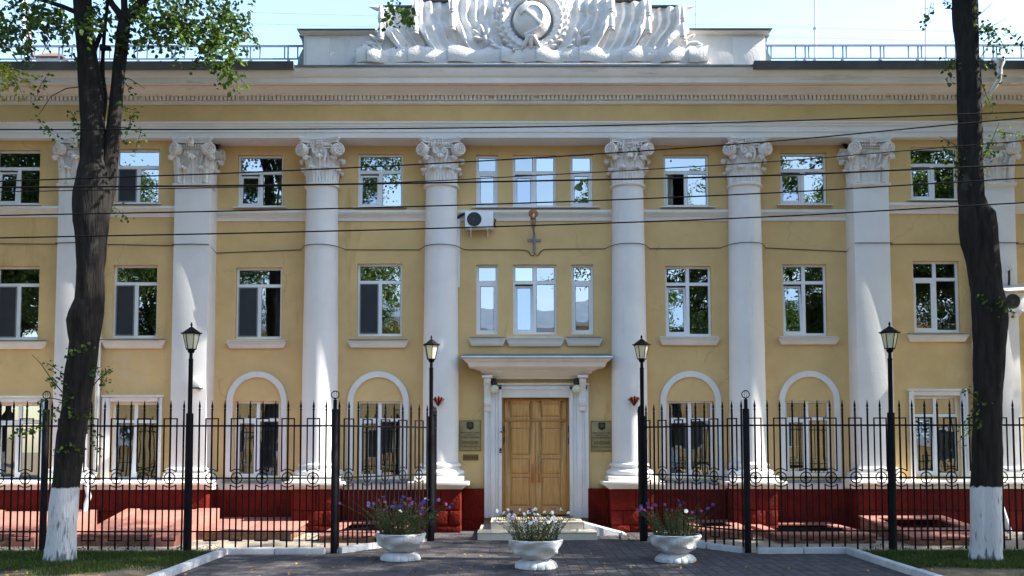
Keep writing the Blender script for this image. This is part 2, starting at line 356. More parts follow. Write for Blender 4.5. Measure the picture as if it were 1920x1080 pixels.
def bumpy(name, x0, x1, y0, y1, m):
    b = MB()
    nx, ny = int((x1 - x0) / .35), int((y1 - y0) / .35)
    def f(u, v):
        x, y = x0 + (x1 - x0) * u, y0 + (y1 - y0) * v
        e = min(x - x0, x1 - x, y - y0, y1 - y)
        return (x, y, .0 + .06 * min(1, max(0, e / .5)) * (.5 + noise.noise((x * .8, y * .8, 0))))
    b.grid(f, nx, ny); o = b.build(name, m, None, smooth=80); tag(o, kind='structure'); return o
bumpy('lawn', -30, KX0 - .1, -12, FY - .0, EARTH); bumpy('lawn', KX1 + .1, 30, -12, FY - .0, EARTH)

# block paving of the forecourt: the nearest 300 blocks one by one, the rest joined
def in_court(x, y):
    if y < FY: return KX0 + .1 < x < KX1 - .1
    if y < GY:
        t = (y - FY) / (GY - FY); return A0[0] + (A1[0] - A0[0]) * t + .1 < x < B0[0] + (B1[0] - B0[0]) * t - .1
    return -2.35 < x < 3.45 and y < -.5
cells = []
x = KX0 + .12; r = 0
while x < KX1:                                          # lanes of blocks running towards the door, each shifted against the next
    y = -11.9 + (.054 if r % 2 else 0) + random.uniform(-.006, .006)
    while y < -.6:
        if in_court(x, y): cells.append((x, y))
        y += .108
    x += .212; r += 1
def blk(b, x, y, z, hx=.1005, hy=.0505):
    j = lambda s: random.uniform(-s, s)
    i = len(b.v); q = [(-1, -1), (1, -1), (1, 1), (-1, 1)]
    zz = [z + j(.0022) for _ in q]
    b.v += [(x + sx * (hx - .006), y + sy * (hy - .006), zz[k]) for k, (sx, sy) in enumerate(q)]
    b.v += [(x + sx * hx, y + sy * hy, z - .006) for sx, sy in q]
    b.v += [(x + sx * hx, y + sy * hy, z - .03) for sx, sy in q]
    b.f.append((i, i + 1, i + 2, i + 3))
    for o in (0, 4):
        for k in range(4): k2 = (k + 1) % 4; b.f.append((i + o + 4 + k, i + o + 4 + k2, i + o + k2, i + o + k))
vis = []
for c in cells:
    p = PIX((c[0], c[1], 0))
    if p and -20 < p[0] < 1940 and p[1] < 1088: vis.append((-(c[1]), c))
vis.sort(reverse=True); near = set(c for _, c in vis[:300])
court = MB(); tn = []
for c in cells:
    if c in near: continue
    blk(court, c[0], c[1], .0); tn += [random.random()] * 9
fc = court.build('forecourt_paving', PAVER, None, smooth=0, tints=tn); tag(fc, kind='structure')
variants = []
for k in range(10):
    b = MB(); blk(b, 0, 0, 0); variants.append(b.mesh('brick', PAVER, 0, tints=[random.random()] * 9))
for c in near: link('brick', random.choice(variants), fc, (c[0], c[1], 0), (0, 0, R(random.uniform(-.5, .5))))

# whitewashed kerbs: stones of about a metre
def kerb(name, pts, wid=.16, h=.12, ln=1.0):
    root = thing(name, None, None, (pts[0][0], pts[0][1], 0)); del_keys(root); tag(root, kind='structure')
    for p, q in zip(pts[:-1], pts[1:]):
        p, q = Vector((*p, 0)), Vector((*q, 0)); d = (q - p); L = d.length; d.normalize(); n = max(1, round(L / ln)); s = Vector((-d.y, d.x, 0))
        for k in range(n):
            c = p + d * (L * (k + .5) / n) + Vector((0, 0, h / 2 - .05 + random.uniform(-.006, .006)))
            b = MB().obox(c, d, s, ZA, L / n / 2 - .006, wid / 2, h / 2 + .05); b.build('kerb_stone', KERBW, root, bevel=.018)
def del_keys(o):
    for k in ('label', 'category', 'group'):
        if k in o: del o[k]
kerb('kerb', [(KX0, -11.9), (KX0, FY - .12), (A0[0] - .15, FY - .12)])
kerb('kerb', [(A0[0] + .12, FY + .0), (A1[0] - .12, GY + .0)], .13)
kerb('kerb', [(KX1, -11.9), (KX1, FY - .12), (B0[0] + .15, FY - .12)])
kerb('kerb', [(B0[0] - .12, FY + .0), (B1[0] + .12, GY + .0)], .13)

# ------------------------------------------------------------------ the office building
BLD = thing('office_building', 'ochre three-storey neoclassical office building with white columns and red plinth', 'building', (0.6, 0, 0))
HOLES_C, HOLES_S = [], []
wins = []
def cut(lst, x0, x1, y0, y1, Y):
    px = (y0 + y1) / 2
    return (XX(x0, Y, px), XX(x1, Y, px), ZZ(y1, Y), ZZ(y0, Y))
def addwin(Y, x0, x1, y0, y1, **k):
    h = cut(None, x0, x1, y0, y1, Y); (HOLES_C if Y == YC else HOLES_S).append(h); wins.append((h, Y, k))
# third floor
for x0, x1, y0, y1, k in [(-10, 75, 280, 383, dict(tilt=1)), (216, 299, 278, 381, dict(net=1)), (1708, 1797, 276, 376, dict(tilt=1)), (-235, -150, 280, 383, {}), (1945, 2030, 276, 376, {})]:
    addwin(YS, x0, x1, y0, y1, tr=.31, **k)
for x0, x1, y0, y1, k in [(446, 531, 290, 388, dict(tilt=1)), (671, 756, 288, 389, dict(tilt=1)), (893, 934, 290, 388, dict(one=1)), (962, 1043, 290, 389, dict(two=1, tilt=1)),
                          (1070, 1112, 290, 388, dict(one=1)), (1245, 1330, 290, 388, dict(open=1)), (1463, 1551, 287, 384, dict(tilt=1))]:
    addwin(YC, x0, x1, y0, y1, tr=.31, **k)
# second floor
for x0, x1, y0, y1, k in [(-10, 73, 498, 636, dict(net=1)), (211, 295, 496, 633, dict(net=1)), (1713, 1800, 490, 624, dict(two=1, tilt=0)), (-235, -150, 498, 636, {}), (1948, 2032, 490, 624, {})]:
    addwin(YS, x0, x1, y0, y1, tr=.24, **k)
for x0, x1, y0, y1, k in [(442, 528, 501, 635, dict(net=1)), (670, 754, 494, 630, dict(net=1)), (893, 934, 496, 627, dict(one=1)), (962, 1044, 496, 627, dict(two=1, tilt=1)),
                          (1072, 1113, 496, 627, dict(one=1)), (1248, 1334, 499, 631, dict(two=1, tilt=1)), (1468, 1551, 496, 630, dict(two=1, tilt=1))]:
    addwin(YC, x0, x1, y0, y1, tr=.24, **k)
# ground floor
for x0, x1, y0, y1, k in [(-10, 74, 755, 903, dict(two=1, drape=1)), (208, 294, 754, 903, dict(two=1, drape=1, tilt=1)), (1716, 1800, 744, 893, dict(two=1, drape=1, tilt=1)), (-235, -150, 755, 903, {}), (1948, 2032, 744, 893, {})]:
    addwin(YS, x0, x1, y0, y1, tr=.23, **k)
for x0, x1, y0, y1, k in [(439, 524, 752, 897, dict(two=1, blind=1)), (669, 753, 752, 898, dict(two=1, blind=1)), (1252, 1338, 752, 897, dict(two=1, blind=1)), (1474, 1558, 752, 893, dict(two=1, blind=1))]:
    addwin(YC, x0, x1, y0, y1, tr=.23, **k)
DOOR = cut(None, 940, 1069, 746, 966, YC); HOLES_C.append((DOOR[0], DOOR[1], DOOR[2] - .4, DOOR[3]))

Z_TOP = ZZ(131, -1.3)
def wall(name, x0, x1, z0, z1, Y, holes, m, depth=.22):
    b = MB()
    xs = sorted(set([x0, x1] + [h for q in holes for h in q[:2]])); zs = sorted(set([z0, z1] + [h for q in holes for h in q[2:]]))
    xs = [x for x in xs if x0 <= x <= x1]; zs = [z for z in zs if z0 <= z <= z1]
    ix = {}
    def vid(x, z):
        if (x, z) not in ix: ix[(x, z)] = len(b.v); b.v.append((x, Y, z))
        return ix[(x, z)]
    for i in range(len(xs) - 1):
        for j in range(len(zs) - 1):
            cx, cz = (xs[i] + xs[i + 1]) / 2, (zs[j] + zs[j + 1]) / 2
            if any(h[0] < cx < h[1] and h[2] < cz < h[3] for h in holes): continue
            b.f.append((vid(xs[i], zs[j]), vid(xs[i + 1], zs[j]), vid(xs[i + 1], zs[j + 1]), vid(xs[i], zs[j + 1])))
    for h in holes:
        a, c, e, g = h; e = max(e, z0)
        for (p, q) in (((a, e), (a, g)), ((a, g), (c, g)), ((c, g), (c, e)), ((c, e), (a, e))):
            i = len(b.v); b.v += [(p[0], Y, p[1]), (q[0], Y, q[1]), (q[0], Y + depth, q[1]), (p[0], Y + depth, p[1])]; b.f.append((i, i + 1, i + 2, i + 3))
    return b.build(name, m, BLD, smooth=0)
PXL, PXR = XX(357, YP), XX(1638.5, YP)                 # corner piers of the middle section
Z_ARCH = ZZ(258, YA_)
wall('wall', PXL - .1, PXR + .1, 0, Z_ARCH + .1, YC, HOLES_C, OCHRE)
HL = [h for h in HOLES_S if h[0] < 0]; HR = [h for h in HOLES_S if h[0] > 0]
wall('wall', XL, PXL - .2, 0, Z_ARCH + .1, YS, HL, OCHRE); wall('wall', PXR + .2, XR, 0, Z_ARCH + .1, YS, HR, OCHRE)
# dark rooms behind the panes: back wall, floors, cross walls
b = MB(); b.box(XL, XR, 4.0, 4.1, 0, Z_TOP)
for z in (0, ZZ(690, YC), ZZ(440, YC), Z_ARCH + .12): b.box(XL, XR, .35, 4.0, z - .1, z + .1)
for k in range(-9, 10): b.box(k * 2.25 + .52 - .05, k * 2.25 + .52 + .05, .35, 4.0, 0, Z_TOP)
b.build('interior_wall', ROOMW, BLD, smooth=0)
b = MB(); b.box(XL, XL + .3, -.46, 12, 0, Z_TOP); b.box(XR - .3, XR, -.46, 12, 0, Z_TOP); b.box(XL, XR, 12, 12.3, 0, Z_TOP); b.build('outer_wall', OCHRE, BLD, smooth=0)

# windows: frame > panes, sash, screen, curtain, sill
def window(h, Y, tr=.31, one=0, two=0, tilt=0, open=0, net=0, drape=0, blind=0):
    x0, x1, z0, z1 = h; y = Y + .11; d = .07; fw = .055
    b = MB()
    b.box(x0, x0 + fw, y, y + d, z0, z1); b.box(x1 - fw, x1, y, y + d, z0, z1); b.box(x0 + fw, x1 - fw, y, y + d, z1 - fw, z1); b.box(x0 + fw, x1 - fw, y, y + d, z0, z0 + fw * 1.3)
    zt = z1 - (z1 - z0) * tr; xm = (x0 + x1) / 2
    b.box(x0 + fw, x1 - fw, y + .001, y + d - .001, zt - .06, zt + .02)
    if not one: b.box(xm - .045, xm + .045, y + .002, y + d - .002, z0 + fw * 1.3, zt - .06)
    if two: b.box(xm - .045, xm + .045, y + .002, y + d - .002, zt + .02, z1 - fw)
    f = b.build('window', UPVC, BLD, smooth=0)
    def pane(a, c, e, g, tl=0, sash=0, mt=None):
        """one pane, with its sash when it opens; tl = tilt inwards at the top"""
        tl += R(random.uniform(-.35, .35)); yaw = R(random.uniform(-.3, .3))
        def pt(x, zz, yy): return (x, y + yy + (zz - e) * math.tan(tl) + (x - (a + c) / 2) * math.tan(yaw), zz)
        if sash:
            sw = .05
            for (q0, q1, q2, q3) in ((a, a + sw, e, g), (c - sw, c, e, g), (a + sw, c - sw, g - sw, g), (a + sw, c - sw, e, e + sw)):
                m_ = MB()
            m_ = MB()
            for (q0, q1, q2, q3) in ((a, a + sw, e, g), (c - sw, c, e, g), (a + sw, c - sw, g - sw, g), (a + sw, c - sw, e, e + sw)):
                i = len(m_.v)
                m_.v += [pt(q0, q2, .0), pt(q1, q2, .0), pt(q1, q2, .06), pt(q0, q2, .06), pt(q0, q3, .0), pt(q1, q3, .0), pt(q1, q3, .06), pt(q0, q3, .06)]
                m_.f += [tuple(i + t for t in q) for q in ((3, 2, 1, 0), (4, 5, 6, 7), (0, 1, 5, 4), (1, 2, 6, 5), (2, 3, 7, 6), (3, 0, 4, 7))]
            m_.build('sash', UPVC, f, smooth=0); a += sw; c -= sw; g -= sw; e += sw
        m_ = MB(); gk = .012                                      # rubber gasket round the pane
        for (q0, q1, q2, q3) in ((a, a + gk, e, g), (c - gk, c, e, g), (a + gk, c - gk, g - gk, g), (a + gk, c - gk, e, e + gk)):
            i = len(m_.v); m_.v += [pt(q0, q2, .028), pt(q1, q2, .028), pt(q1, q3, .028), pt(q0, q3, .028)]; m_.f.append((i, i + 1, i + 2, i + 3))
        m_.build('gasket', SASHG, f, smooth=0)
        p = MB(); p.v = [pt(a, e, .032), pt(c, e, .032), pt(c, g, .032), pt(a, g, .032)]; p.f = [(0, 1, 2, 3)]
        p.build('pane', mt or random.choice((GLASS, GLASS, GLASS2)), f, smooth=0)
    L_, Rr, T, Bm = x0 + fw, x1 - fw, z1 - fw, z0 + fw * 1.3
    if two: pane(L_, xm - .045, zt + .02, T); pane(xm + .045, Rr, zt + .02, T)
    else: pane(L_, Rr, zt + .02, T)
    if one: pane(L_ + .002, Rr - .002, Bm + .002, zt - .062, 0, 1)
    else:
        pane(xm + .045, Rr, Bm, zt - .06)
        if open:
            s = MB(); hx = L_ + .02; wd = xm - .045 - L_
            for (u0, u1, v0, v1) in ((0, .05, Bm, zt - .06), (wd - .05, wd, Bm, zt - .06), (.05, wd - .05, Bm, Bm + .05), (.05, wd - .05, zt - .11, zt - .06)):
                s.box(hx, hx + .06, y + .09 + u0, y + .09 + u1, v0, v1)
            s.build('sash', UPVC, f, smooth=0)
            p = MB(); p.v = [(hx + .03, y + .14, Bm + .05), (hx + .03, y + .04 + wd, Bm + .05), (hx + .03, y + .04 + wd, zt - .11), (hx + .03, y + .14, zt - .11)]; p.f = [(0, 1, 2, 3)]; p.build('pane', GLASS2, f, smooth=0)
            c = MB(); c.grid(lambda u, v: (L_ + .1 + u * .16, y + .32 + .02 * math.sin(u * 19), Bm + v * (zt - Bm)), 14, 1); c.build('curtain', BLIND, f)
        else:
            pane(L_ + .002, xm - .047, Bm + .002, zt - .062 - (.03 if tilt else 0), R(5.0) if tilt else 0, 1)
    if net:
        n_ = MB(); n_.box(L_ + .0, xm - .047, y - .014, y - .004, Bm, zt - .06); n_.build('insect_screen', SCREEN, f, smooth=0)
        n_ = MB()
        for q in ((L_, L_ + .025, Bm, zt - .06), (xm - .072, xm - .047, Bm, zt - .06), (L_ + .025, xm - .072, zt - .085, zt - .06), (L_ + .025, xm - .072, Bm, Bm + .025)): n_.box(q[0], q[1], y - .022, y - .002, q[2], q[3])
        n_.build('screen_frame', SASHG, f, smooth=0)
    if blind or drape:
        if blind:
            g = MB(); yy = y + .17
            for k in range(9): xx = L_ + (Rr - L_) * (k + .5) / 9; g.box(xx - .007, xx + .007, yy, yy + .014, Bm, T)
            for t in (.12, .38, .64, .74): zz = Bm + (T - Bm) * t; g.box(L_, Rr, yy + .0141, yy + .024, zz - .008, zz + .008)
            g.build('window_grille', UPVC, f, smooth=0)
        for (a, c) in ((L_ + .03, L_ + (Rr - L_) * random.uniform(.22, .46)), (Rr - (Rr - L_) * random.uniform(.15, .5), Rr - .03)):
            c_ = MB(); c_.grid(lambda u, v: (a + u * (c - a), y + .28 + .025 * math.sin(u * (c - a) * 70), z0 + v * (z1 - z0)), 24, 1)
            c_.build('curtain', random.choice((BLIND, BLIND, BLIND, DRAPE)) if blind else random.choice((DRAPE, BLIND)), f)
    return f
for h, Y, k in wins: window(h, Y, **k)

# sills under the second-floor windows, each with a tin flashing
def sill(px0, px1, py0, py1, Y, xw=None):
    x0, x1 = XX(px0, Y - .15, py0), XX(px1, Y - .15, py0); z0, z1 = ZZ(py1, Y - .12), ZZ(py0, Y - .16)
    prof = [(Y, z0), (Y - .09, z0), (Y - .10, z0 + .03), (Y - .125, z0 + .06), (Y - .13, z1 - .045), (Y - .16, z1 - .04), (Y - .16, z1), (Y + .001, z1 + .02)]
    b = MB(); t = .07
    b.prism(prof, lambda yy, z: (x0 + (0 if z > z1 - .05 else t * (z1 - z) / (z1 - z0)), yy, z), lambda yy, z: (x1 - (0 if z > z1 - .05 else t * (z1 - z) / (z1 - z0)), yy, z))
    s = b.build('window_sill', CREAM, BLD)
    f = MB(); f.prism_x([(Y + .10, z1 + .055), (Y - .19, z1 + .006), (Y - .19, z1 + .020), (Y + .10, z1 + .07)], x0 + .03 if xw is None else xw[0], x1 - .03 if xw is None else xw[1]); f.build('flashing', TIN if py0 > 640 or random.random() < .5 else UPVC, s, smooth=0)
for a in [(-34, 84, 639, 653), (190, 307, 637, 652), (1704, 1817, 628, 641), (-255, -140, 639, 653), (1930, 2045, 628, 641)]: sill(*a, YS)
for a in [(424, 536, 640, 652), (652, 765, 638, 651), (879, 948, 634, 648), (950, 1058, 634, 649), (1061, 1130, 634, 648), (1237, 1350, 634, 647), (1461, 1574, 634, 646)]: sill(*a, YC)

# string course under the third-floor windows, with flashings
def string_course(px0, px1, py, Y, x0=None, x1=None):
    x0 = XX(px0, Y, py) if x0 is None else x0; x1 = XX(px1, Y, py) if x1 is None else x1
    z = ZZ(py, Y - .1)
    b = MB(); b.prism_x([(Y + .002, z - .20), (Y - .035, z - .20), (Y - .035, z - .10), (Y - .06, z - .09), (Y - .06, z - .075), (Y - .11, z - .02), (Y - .11, z + .0), (Y + .002, z + .0)], x0, x1)
    b.build('string_course', CREAM, BLD)
    b = MB(); b.box(x0, x1, Y - .125, Y + .001, z + .002, z + .075); return b.build('ledge', WHITE, BLD, smooth=0)
string_course(390, 1600, 399, YC, PXL + .46, PXR - .46)
string_course(-600, 320, 391, YS, XL, PXL - .45); string_course(1680, 2500, 386, YS, PXR + .45, XR)
for px0, px1, py, Y in [(440, 540, 388.5, YC), (664, 764, 389, YC), (885, 1125, 389, YC), (1238, 1340, 388.5, YC), (1456, 1560, 385, YC), (210, 304, 381.5, YS), (-16, 80, 383.5, YS), (1700, 1803, 376.5, YS)]:
    z = ZZ(py, Y - .14); b = MB(); b.prism_x([(Y + .1, z + .04), (Y - .16, z), (Y - .16, z + .016), (Y + .1, z + .055)], XX(px0, Y, py), XX(px1, Y, py)); b.build('flashing', UPVC, BLD, smooth=0)

# arches round the ground-floor windows of the middle section
for px0, px1, w0, w1 in [(424, 537, 439, 524), (651, 766, 669, 753), (1239, 1353, 1252, 1338), (1462, 1576, 1474, 1558)]:
    x0, x1 = XX(px0, -.07, 780), XX(px1, -.07, 780); cx = (x0 + x1) / 2; ro = (x1 - x0) / 2; ri = ro - .15; zt = ZZ(696, -.07) - ro; z0 = ZZ(897, -.07)
    b = MB(); N = 28; poly_o = [(cx + ro * math.cos(math.pi * k / N), zt + ro * math.sin(math.pi * k / N)) for k in range(N + 1)]; poly_i = [(cx + ri * math.cos(math.pi * k / N), zt + ri * math.sin(math.pi * k / N)) for k in range(N + 1)]
    po = [(x1, z0)] + poly_o + [(x0, z0)]; pi_ = [(x1 - .15, z0)] + poly_i + [(x0 + .15, z0)]
    n = len(po); i0 = len(b.v)
    for (q, yy) in ((po, -.035), (po, -.06), (pi_, -.06), (pi_, .0), (po, .0)):
        b.v += [(x, yy, z) for x, z in q]
    for j in range(n - 1):
        b.f.append((j, j + 1, n + j + 1, n + j)); b.f.append((n + j, n + j + 1, 2 * n + j + 1, 2 * n + j)); b.f.append((2 * n + j, 2 * n + j + 1, 3 * n + j + 1, 3 * n + j)); b.f.append((4 * n + j, 4 * n + j + 1, j + 1, j))
    b.build('arch_moulding', WHITE, BLD, smooth=30)
# rectangular surrounds of the side bays
for (px0, px1, py0, w) in [(190, 303, 740, (208, 294, 754)), (-28, 91, 741, (-10, 74, 755)), (1706, 1817, 730, (1716, 1800, 744)), (-255, -134, 741, (-235, -150, 755)), (1930, 2047, 730, (1948, 2032, 744))]:
    Y = YS; x0, x1 = XX(px0, Y - .05, 820), XX(px1, Y - .05, 820); a, c = XX(w[0], Y, 828) - .02, XX(w[1], Y, 828) + .02; z1 = ZZ(py0, Y - .05); zi = ZZ(w[2], Y) + .02; z0 = ZZ(904, Y)
    b = MB(); b.box(x0 + .03, a, Y - .05, Y + .001, z0, z1 - .06); b.box(c, x1 - .03, Y - .05, Y + .001, z0, z1 - .06); b.box(a, c, Y - .05, Y + .001, zi, z1 - .06)
    b.box(x0, x0 + .06, Y - .075, Y - .052, z0, z1 - .06); b.box(x1 - .06, x1, Y - .075, Y - .052, z0, z1 - .06); b.box(x0 - .02, x1 + .02, Y - .09, Y + .001, z1 - .055, z1)
    b.build('window_surround', WHITE, BLD, bevel=.008)

# ------------------------------------------------------------------ entablature
def run(name, prof, m, x0=XL, x1=XR, **k):
    b = MB(); b.prism_x(prof, x0, x1); return b.build(name, m, BLD, smooth=30, **k)
zA = Z_ARCH
run('architrave', [(YC + .3, zA), (YA_, zA), (YA_, ZZ(248, YA_)), (YA_ - .025, ZZ(248, YA_)), (YA_ - .025, ZZ(238, YA_)), (YA_ - .055, ZZ(237, YA_)), (YA_ - .055, ZZ(234.5, YA_)), (YA_ - .095, ZZ(232, YA_)), (YA_ - .095, ZZ(229.5, YA_)), (YC + .3, ZZ(229.5, YA_))], SHAFT)
YF = YA_ + .02
zF0, zF1 = ZZ(229.5, YA_), ZZ(197, YF)
run('frieze', [(YF + .5, zF0 + .001), (YF, zF0 + .001), (YF, zF1), (YF + .5, zF1)], FRIEZE)
z1, z2 = ZZ(195, YF - .06), ZZ(188.5, YF - .06)
run('bed_moulding', [(YF + .5, zF1 + .001), (YF - .03, zF1 + .001), (YF - .06, zF1 + .03), (YF - .06, z2), (YF - .08, z2), (YF - .08, z2 + .0), (YF - .04, z2 + .001), (YF - .04, ZZ(178, YF - .05)), (YF + .5, ZZ(178, YF - .05))], CREAM)
b = MB(); zd0, zd1 = z2 + .003, ZZ(179, YF - .12); sp = 7.85 / 74.5; x = XL
k = 0
while x < XR:
    if (k * 7919) % 97 > 3: b.box(x, x + sp * .64, YF - .12, YF - .041, zd0, zd1)
    x += sp; k += 1
d = b.build('dentils', CREAM, BLD, smooth=0); tag(d, kind='stuff')
zc = zd1 + .002
Yk = -1.30
run('cornice', [(YF + .5, zc), (YF - .15, zc), (YF - .16, zc + .045), (YF - .20, zc + .07), (YF - .26, zc + .13), (YF - .34, zc + .165), (YF - .34, zc + .19), (Yk + .13, zc + .195), (Yk + .12, zc + .17), (Yk + .10, zc + .17),
                (Yk + .10, zc + .31), (Yk + .07, zc + .33), (Yk + .055, zc + .36), (Yk + .02, zc + .44), (Yk - .0, zc + .52), (Yk - .0, zc + .56), (YF + .5, zc + .56)], CORN)
zK = zc + .56
# tin edge over the middle, gutters along both wings, the roof slope behind
GXL, GXR = XX(553, Yk, 135), XX(1412, Yk, 135)
b = MB(); b.prism_x([(Yk - .03, zK - .02), (Yk - .03, zK + .028), (Yk + .3, zK + .05), (Yk + .3, zK + .004)], GXL, GXR); b.build('roof_edge', GUTTER, BLD)
for (x0, x1) in ((XL, GXL - .003), (GXR + .003, XR)):
    b = MB(); b.prism_x([(Yk - .02, zK - .10), (Yk - .08, zK - .09), (Yk - .12, zK + .02), (Yk - .14, zK + .05), (Yk - .14, zK + .085), (Yk - .11, zK + .085), (Yk - .05, zK + .04), (Yk + .25, zK + .10), (Yk + .25, zK + .004), (Yk - .02, zK + .003)], x0, x1); b.build('gutter', GUTTER, BLD)
    n = int((x1 - x0) / 2.0)
    for k in range(n):
        xx = x0 + (k + .5) * (x1 - x0) / n; b = MB(); b.box(xx - .02, xx + .02, Yk - .147, Yk - .02, zK + .082, zK + .094); b.build('gutter_strap', GUTTER, BLD, smooth=0)
b = MB(); b.prism_x([(Yk + .2, zK + .03), (Yk + .25, zK + .101), (5.5, zK + 1.0), (12.3, zK - .05)], XL, XR); b.build('roof', TIN, BLD, smooth=0)

# ------------------------------------------------------------------ columns, piers, capitals
Z_AST = ZZ(343, AX - .41); Z_B0 = ZZ(903, -.95)
def acanthus(mb, c, out, hgt, wid, curl=.16, tip=1.0):
    """one acanthus leaf with thickness: rises along the bell, its tip curling forward and down"""
    c = Vector(c); out = out.normalized(); side = ZA.cross(out)
    pth = [(0, 0), (.012, .22), (.02, .45), (.045, .68), (.09, .86), (.16, .97), (.24, .985), (.30, .92), (.31, .84)]
    wd = [.9, 1.0, 1.05, 1.0, .96, .9, .78, .55, .3]
    def f(off):
        def g(u, v):
            t = v * (len(pth) - 1); i = min(int(t), len(pth) - 2); q = t - i
            o = pth[i][0] * (1 - q) + pth[i + 1][0] * q; z = pth[i][1] * (1 - q) + pth[i + 1][1] * q; w_ = wd[i] * (1 - q) + wd[i + 1] * q
            s = (u - .5) * 2; lobe = 1 + .10 * math.cos(v * 22)
            rib = .018 * math.cos(s * 9) - .035 * s * s
            return c + out * (o * curl / .16 * hgt * .9 + rib + off) + side * (s * wid / 2 * w_ * lobe) + ZA * (z * hgt - .05 * s * s * (v > .5))
        return g
    mb.slab(f(.014), f(-.02), 8, 14)
def volute(mb, c, axis, rad, th):
    """a scroll: drum with a raised spiral on both faces"""
    c = Vector(c); axis = axis.normalized(); u = ZA; v = axis.cross(u).normalized(); N = 20
    b = len(mb.v)
    for e in (-1, 1):
        for k in range(N): a = 2 * math.pi * k / N; mb.v.append(tuple(c + axis * (e * th / 2) + (u * math.cos(a) + v * math.sin(a)) * rad))
    mb.f += [tuple(b + i for i in reversed(range(N))), tuple(b + N + i for i in range(N))] + [(b + i, b + (i + 1) % N, b + N + (i + 1) % N, b + N + i) for i in range(N)]
    for e in (-1, 1):
        pts = []
        for k in range(37):
            a = k / 36 * 2 * math.pi * 2.4; r_ = rad * (.95 - .78 * k / 36); pts.append(c + axis * (e * (th / 2 + .012 + .02 * k / 36)) + (u * math.cos(a) + v * math.sin(a) * (-e)) * r_)
        mb.tube(pts, [.026 * (1 - .35 * k / 36) for k in range(37)], 5)
        mb.ell(c + axis * e * (th / 2 + .03), u * .028, v * .028, axis * .02, 6, 4)
ZCAP = ZZ(258, YA_) - Z_AST                      # height of a capital
def cap_meshes(square):
    """meshes of one capital about the origin: bell, leaves, volutes, abacus, rosette"""
    H = ZCAP; out = {}
    b = MB()
    if square:
        b.box(-.44, .44, -.165, .30, -.02, H * .9); b.prism_x([(.3, -.07), (-.215, -.07), (-.235, -.04), (-.235, -.01), (-.19, .015), (.3, .015)], -.49, .49)
    else:
        b.lathe([(.40, -.06), (.44, -.055), (.465, -.03), (.465, 0), (.44, .02), (.40, .03), (.365, .04), (.365, H * .55), (.40, H * .72), (.47, H * .84), (.49, H * .86), (.47, H * .89)], 0, 0, 36)
    out['bell'] = b.mesh('bell', CAPST)
    # abacus: four concave sides
    hw = .60 if not square else .60; pts = []
    for k in range(4):
        a = R(-45 + 90 * k)
        p = Vector((math.cos(a), math.sin(a))) * hw * 1.32; n2 = Vector((math.cos(a + R(90)), math.sin(a + R(90)))) * hw * 1.32
        t = Vector((-math.sin(a), math.cos(a)))
        for j in range(9):
            q = p.lerp(n2, .06 + .88 * j / 8); mid = (p + n2) / 2; d = mid.normalized(); q = q - d * (.14 * (1 - ((j - 4) / 4) ** 2)); pts.append((q.x, q.y))
    if square: pts = [(x * 1.0, max(-.40 + .0, y * .62) if y < 0 else .3) for x, y in pts]; seen = []; [seen.append(p) for p in pts if p not in seen]; pts = seen
    b = MB()
    for (s_, z0, z1) in ((.90, H * .885, H * .93), (.95, H * .93, H * .96), (1.0, H * .96, H * .998)):
        b.prism_z([(x * s_, y * s_) for x, y in pts], z0, z1 - .001)
    out['abacus'] = b.mesh('abacus', CAPST, 30)
    b = MB(); yf = -.40 if square else -.47
    for dx in (-.05, .0, .05):
        for dz in (-.06, 0, .06): b.ell((dx, yf - .02, H * .90 + dz), XA * .034, YA * .05, ZA * .036, 6, 5)
    b.box(-.06, .06, yf, yf + .1, H * .78, H * .98); out['rosette'] = b.mesh('rosette', CAPST)
    b = MB(); acanthus(b, (0, 0, 0), -YA, H * .37, .25, .20); out['low'] = b.mesh('acanthus_leaf', CAPST)
    b = MB(); acanthus(b, (0, 0, 0), -YA, H * .62, .27, .16); out['high'] = b.mesh('acanthus_leaf', CAPST)
    b = MB(); volute(b, (0, 0, 0), YA, .165, .15); out['vol'] = b.mesh('volute', CAPST)
    b = MB(); pts = []
    for k in range(30): a = k / 29 * 2 * math.pi * 1.6; r_ = .075 * (1 - .75 * k / 29); pts.append((math.cos(a) * r_, 0, math.sin(a) * r_))
    b.tube(pts, .018, 5); b.tube([(.075, 0, 0), (.07, 0, -.12), (.02, .02, -.26)], [.02, .03, .035], 6); out['hel'] = b.mesh('helix', CAPST)
    b = MB()
    for k in range(9): b.ell((-.30 + .075 * k, 0, 0), XA * .032, YA * .045, ZA * .04, 6, 5)
    b.box(-.34, .34, .0, .06, -.075, -.045); out['egg'] = b.mesh('egg_moulding', CAPST)
    return out
CM, CS = cap_meshes(False), cap_meshes(True)
